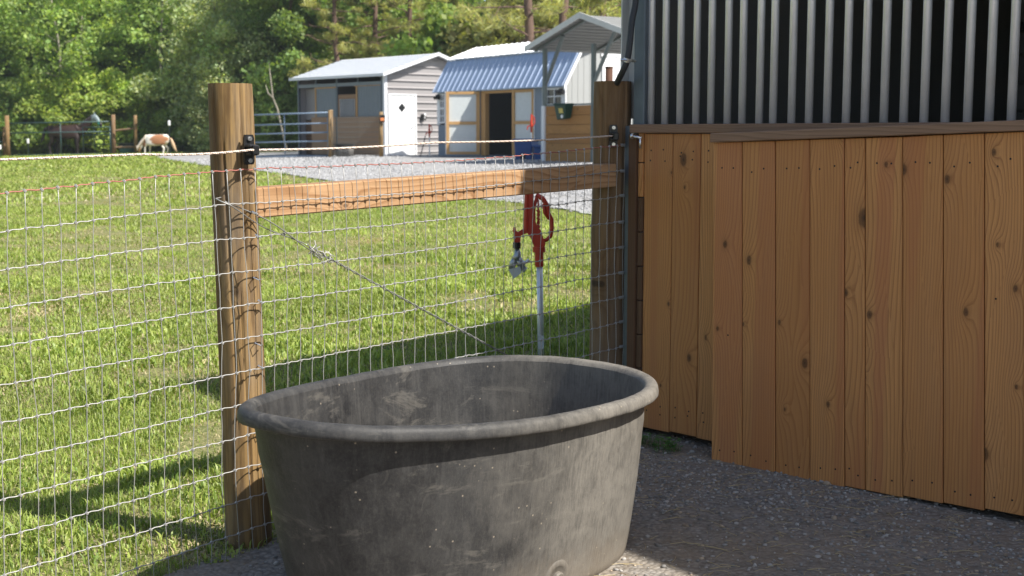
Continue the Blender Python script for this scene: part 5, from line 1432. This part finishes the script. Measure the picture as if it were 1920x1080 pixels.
def grass():
    r = np.random.default_rng(21)
    VV = []; FF = []; CC = []; base = 0
    for (y0, y1, dens, hgt, wid, seg) in ((3.0, 6.2, 11500, .033, .0038, 2), (6.2, 11, 6000, .033, .0052, 2), (11, 20, 2200, .034, .009, 1), (20, 36, 420, .045, .022, 1), (36, 72, 120, .065, .045, 1)):
        area = .5 * (y1 ** 2 - y0 ** 2) * .92 if y0 >= 6 else (y1 - y0) * 4.4
        n_ = int(area * dens)
        y = np.sqrt(r.uniform(y0 ** 2, y1 ** 2, n_)); x = (r.uniform(-.50, .42, n_)) * y - .15
        cl = vnoise(x, y, 9, 1) * .5 + vnoise(x, y, 23, 2) * .5
        keep = (fside(x, y) > np.where((x - F0.x) * FD.x + (y - F0.y) * FD.y > .45, .0, -.12) + .06 * (vnoise(x, y, 7, 8) - .5)) & (x < edge_x(y) + .45 * (vnoise(x, y, 2.2, 5) - .5)) & (r.random(n_) < .30 + 1.0 * cl)
        # keep off the barn
        lx = (x - BO.x) * BW.x + (y - BO.y) * BW.y; ly = (x - BO.x) * BB.x + (y - BO.y) * BB.y; keep &= ~((lx > -.06) & (ly > -.03))
        bare = vnoise(x, y, .9, 11) * .6 + vnoise(x, y, 3.1, 12) * .4
        keep &= ~((bare > .72) & (r.random(n_) < .80)) | (y > 40)
        x = x[keep]; y = y[keep]; n_ = len(x); bare = bare[keep]
        z = gzv(x, y)
        big = vnoise(x, y, 1.6, 3) * .6 + vnoise(x, y, 5.5, 4) * .4
        h = hgt * (.45 + 1.1 * big) * r.uniform(.5, 1.35, n_)
        nearf = np.clip(1 - fside(x, y) / .55, 0, 1); h *= 1 + 1.0 * nearf * (vnoise(x, y, 3.2, 6) > .45)
        wd = wid * r.uniform(.6, 1.5, n_); coarse = (vnoise(x, y, 2.6, 15) > .52) & (r.random(n_) < .35); wd = np.where(coarse, wd * 2.0, wd); h = np.where(coarse, h * 1.35, h); h = np.where((fside(x, y) < .2) & (x > -1.15) & (y < 5), h * .45, h)
        yaw = r.uniform(0, 2 * np.pi, n_); ln = r.uniform(.15, 1.15, n_) * h; dx = np.cos(yaw); dy = np.sin(yaw)
        sx = -dy * wd / 2; sy = dx * wd / 2
        tw = r.uniform(-.9, .9, n_); sx2 = -np.sin(yaw + tw) * wd * .42; sy2 = np.cos(yaw + tw) * wd * .42
        B0 = np.column_stack([x - sx, y - sy, z - .003]); B1 = np.column_stack([x + sx, y + sy, z - .003])
        M0 = np.column_stack([x - sx2 + dx * ln * .3, y - sy2 + dy * ln * .3, z + h * .62]); M1 = np.column_stack([x + sx2 + dx * ln * .3, y + sy2 + dy * ln * .3, z + h * .62])
        T = np.column_stack([x + dx * ln, y + dy * ln, z + h * r.uniform(.72, 1.0, n_)])
        # colour
        t1 = r.random(n_); pat = vnoise(x, y, .55, 31) * .55 + vnoise(x, y, 2.3, 32) * .45
        g1 = np.array([.25, .33, .058]); g2 = np.array([.39, .45, .115]); g3 = np.array([.12, .20, .035]); st_ = np.array([.56, .47, .28])
        col = g1 + (g2 - g1) * t1[:, None]; dk = (r.random(n_) < .30)[:, None]; col = np.where(dk, g3 + (g1 - g3) * t1[:, None], col)
        pstraw = .12 + .38 * np.clip((pat - .50) * 4, 0, 1) + .55 * np.clip((bare - .60) * 5, 0, 1)
        px_, py_ = x + .95, y - 4.25; pstraw = pstraw + .55 * np.exp(-(px_ ** 2 / .16 + py_ ** 2 / .10))
        stw = (r.random(n_) < pstraw)[:, None]; col = np.where(stw, st_ * r.uniform(.6, 1.15, (n_, 1)), col)
        col = col * (.72 + .3 * vnoise(x, y, 1.1, 41) + .3 * vnoise(x, y, 8.0, 42))[:, None]
        # dry blades lie flatter
        f_ = stw[:, 0]; T[f_, 2] = z[f_] + h[f_] * .35; M0[f_, 2] = z[f_] + h[f_] * .3; M1[f_, 2] = z[f_] + h[f_] * .3
        if seg == 2:
            V = np.stack([B0, B1, M1, M0, T], 1); k = np.arange(n_)[:, None] * 5 + base
            FF.append(np.concatenate([k + [0, 1, 2], k + [0, 2, 3], k + [3, 2, 4]])); nv = 5
        else:
            V = np.stack([B0, B1, T], 1); k = np.arange(n_)[:, None] * 3 + base; FF.append(k + [0, 1, 2]); nv = 3
        VV.append(V.reshape(-1, 3)); CC.append(np.repeat(np.column_stack([col, np.ones(n_)]), nv, axis=0)); base += n_ * nv
    o = np_mesh('grass', np.concatenate(VV), np.concatenate(FF), mat_grass(), 3, np.concatenate(CC))
    tag(o, 'short sunlit lawn grass with dry straw tufts beyond the fence', 'grass', kind='stuff')
grass()

# ------------------------------------------------------------------ loose stones and straw on the yard
def stones():
    r = np.random.default_rng(9); ico_v = []; 
    ph = (1 + 5 ** .5) / 2
    iv = np.array([(-1, ph, 0), (1, ph, 0), (-1, -ph, 0), (1, -ph, 0), (0, -1, ph), (0, 1, ph), (0, -1, -ph), (0, 1, -ph), (ph, 0, -1), (ph, 0, 1), (-ph, 0, -1), (-ph, 0, 1)]) / 1.9
    fi = np.array([(0,11,5),(0,5,1),(0,1,7),(0,7,10),(0,10,11),(1,5,9),(5,11,4),(11,10,2),(10,7,6),(7,1,8),(3,9,4),(3,4,2),(3,2,6),(3,6,8),(3,8,9),(4,9,5),(2,4,11),(6,2,10),(8,6,7),(9,8,1)])
    n_ = 30000
    y = r.uniform(2.9, 5.4, n_); x = r.uniform(-.9, 2.2, n_)
    lx = (x - BO.x) * BB.x + (y - BO.y) * BB.y           # distance behind the barn front
    m_ = (fside(x, y) < -.02 - .05 * vnoise(x, y, 8, 3)) & (lx < .05)
    band = vnoise(x, y, 2.4, 77) * .6 + vnoise(x, y, 7, 78) * .4
    wall = np.exp(-((lx + .35) / .28) ** 2)
    m_ &= r.random(n_) < (.14 + .6 * np.clip((band - .45) * 4, 0, 1) * .8 + .6 * wall)
    x = x[m_]; y = y[m_]; n_ = len(x)
    s = .0030 + .0062 * r.random(n_) ** 2.6
    s[r.random(n_) < .02] *= 1.5
    V = iv[None] * (1 + r.uniform(-.28, .28, (n_, 12, 1)))
    sc = r.uniform(.6, 1.3, (n_, 1, 3)); sc[..., 2] *= .6
    V = V * sc * s[:, None, None]
    a = r.uniform(0, 6.28, n_); ca, sa = np.cos(a)[:, None], np.sin(a)[:, None]
    X_ = V[..., 0] * ca - V[..., 1] * sa; Y_ = V[..., 0] * sa + V[..., 1] * ca
    z = gzv(x, y) + .006 + s * .25
    V = np.stack([X_ + x[:, None], Y_ + y[:, None], V[..., 2] + z[:, None]], -1).reshape(-1, 3)
    F_ = (fi[None] + (np.arange(n_) * 12)[:, None, None]).reshape(-1, 3)
    g = r.uniform(.16, .42, n_); c = np.column_stack([g, g * .95, g * .88, np.ones(n_)]); br = r.random(n_) < .22; c[br, :3] *= np.array([1.1, .92, .72])
    a_ = N('loose_stone'); cc = a_.n('Attribute', attribute_name='tint').outputs['Color']; mt = a_.finish(cc, .85, 0, a_.noise(a_.objc(), 200), .3, .001, .2)
    o = np_mesh('gravel_stones', V, F_, mt, 3, np.repeat(c, 12, axis=0)); tag(o, 'loose crushed stones scattered over the packed yard', 'gravel', kind='stuff')
    # straw
    n_ = 1100; y = r.uniform(2.9, 5.3, n_); x = r.uniform(-.6, 2.1, n_); lx = (x - BO.x) * BB.x + (y - BO.y) * BB.y
    m_ = (fside(x, y) < -.05) & (lx < -.08); x = x[m_]; y = y[m_]; b = MB()
    for q, (xx, yy) in enumerate(zip(x, y)):
        L = r.uniform(.015, .07) * (1.8 if r.random() < .08 else 1); an = r.uniform(0, 6.28); z = gz(xx, yy) + .009
        bend = r.uniform(-.3, .3)
        b.tube([(xx, yy, z), (xx + math.cos(an) * L * .5, yy + math.sin(an) * L * .5, z + .003), (xx + math.cos(an + bend) * L, yy + math.sin(an + bend) * L, z)], .0008, 3)
    for (u, v, du, dv) in ((1568, 1025, 110, 14), (1580, 1028, 120, 22), (1300, 1024, -60, 22)):
        pass
    b.build('straw_bits', mat_plain('dry_straw', (.42, .33, .17), .7), None); tag(bpy.data.objects['straw_bits'], 'scattered dry straw bits lying on the gravel yard', 'straw', kind='stuff')
stones()
def drive_stones():
    r = np.random.default_rng(31); n_ = 26000
    y = np.sqrt(r.uniform(15.5 ** 2, 46 ** 2, n_)); x = r.uniform(-.24, .10, n_) * y
    m_ = x > edge_x(y) + .15 * r.normal(size=n_); x = x[m_]; y = y[m_]; n_ = len(x)
    for (bx0, bx1, by0, by1) in ((-3.3, 1.4, 36.8, 46), (-8.2, -2.2, 44.5, 50)):
        m_ = ~((x > bx0) & (x < bx1) & (y > by0 + .6 * np.abs(x - bx1)) & (y < by1)); x = x[m_]; y = y[m_]
    n_ = len(x); s = (.010 + .016 * r.random(n_) ** 1.5) * (.6 + y / 45)
    ov = np.array([(1,0,0),(0,1,0),(-1,0,0),(0,-1,0),(0,0,1),(0,0,-.4)]); of = np.array([(0,1,4),(1,2,4),(2,3,4),(3,0,4),(1,0,5),(2,1,5),(3,2,5),(0,3,5)])
    V = ov[None] * (1 + r.uniform(-.35, .35, (n_, 6, 1))) * s[:, None, None]; a = r.uniform(0, 6.28, n_); ca, sa = np.cos(a)[:, None], np.sin(a)[:, None]
    V = np.stack([V[..., 0] * ca - V[..., 1] * sa + x[:, None], V[..., 0] * sa + V[..., 1] * ca + y[:, None], V[..., 2] * .8 + (gzv(x, y) + .02)[:, None]], -1).reshape(-1, 3)
    F_ = (of[None] + (np.arange(n_) * 6)[:, None, None]).reshape(-1, 3)
    g = r.uniform(.16, .50, n_); c = np.column_stack([g, g, g * 1.01, np.ones(n_)])
    o = np_mesh('gravel_lumps', V, F_, bpy.data.materials['loose_stone'], 3, np.repeat(c, 6, axis=0)); tag(o, 'pale crushed stone lying loose on the far gravel drive', 'gravel', kind='stuff')
drive_stones()
def weeds():
    r = np.random.default_rng(4); b = MB()
    for q in range(150):
        s = r.uniform(.02, .34) ; nrm = r.normal() * .035
        p = BO + BW * s - BB * (.10 + abs(nrm) + .03 * r.random()); z = gz(p.x, p.y) + .006
        hh = r.uniform(.01, .045)
        for k in range(3):
            a = r.uniform(0, 6.28); L = r.uniform(.008, .016); c = Vector((p.x, p.y, z + hh)); d = Vector((math.cos(a), math.sin(a), .3)); e = Vector((-math.sin(a), math.cos(a), 0))
            b.add([c, c + d * L * .6 + e * L * .45, c + d * L * 1.2, c + d * L * .6 - e * L * .45], [(0, 1, 2, 3)])
        b.tube([(p.x, p.y, z - .004), (p.x, p.y, z + hh)], .0008, 3)
    o = b.build('weeds', mat_plain('weed_green', (.07, .17, .03), .5), None); tag(o, 'small green weeds sprouting at the foot of the barn wall', 'weeds', kind='stuff')
weeds()

# ------------------------------------------------------------------ thin summer air
def haze():
    m = MB(); m.box(-560, 560, -60, 740, -30.5, 34.0)
    h = N('summer_air'); v = h.n('VolumePrincipled', {'Color': (.86, .93, 1.0, 1), 'Density': 0.00045, 'Anisotropy': 0.2}); h.t.links.new(v.outputs[0], h.out.inputs['Volume'])
    o = m.build('haze', h.m, None); o['kind'] = 'stuff'
haze()
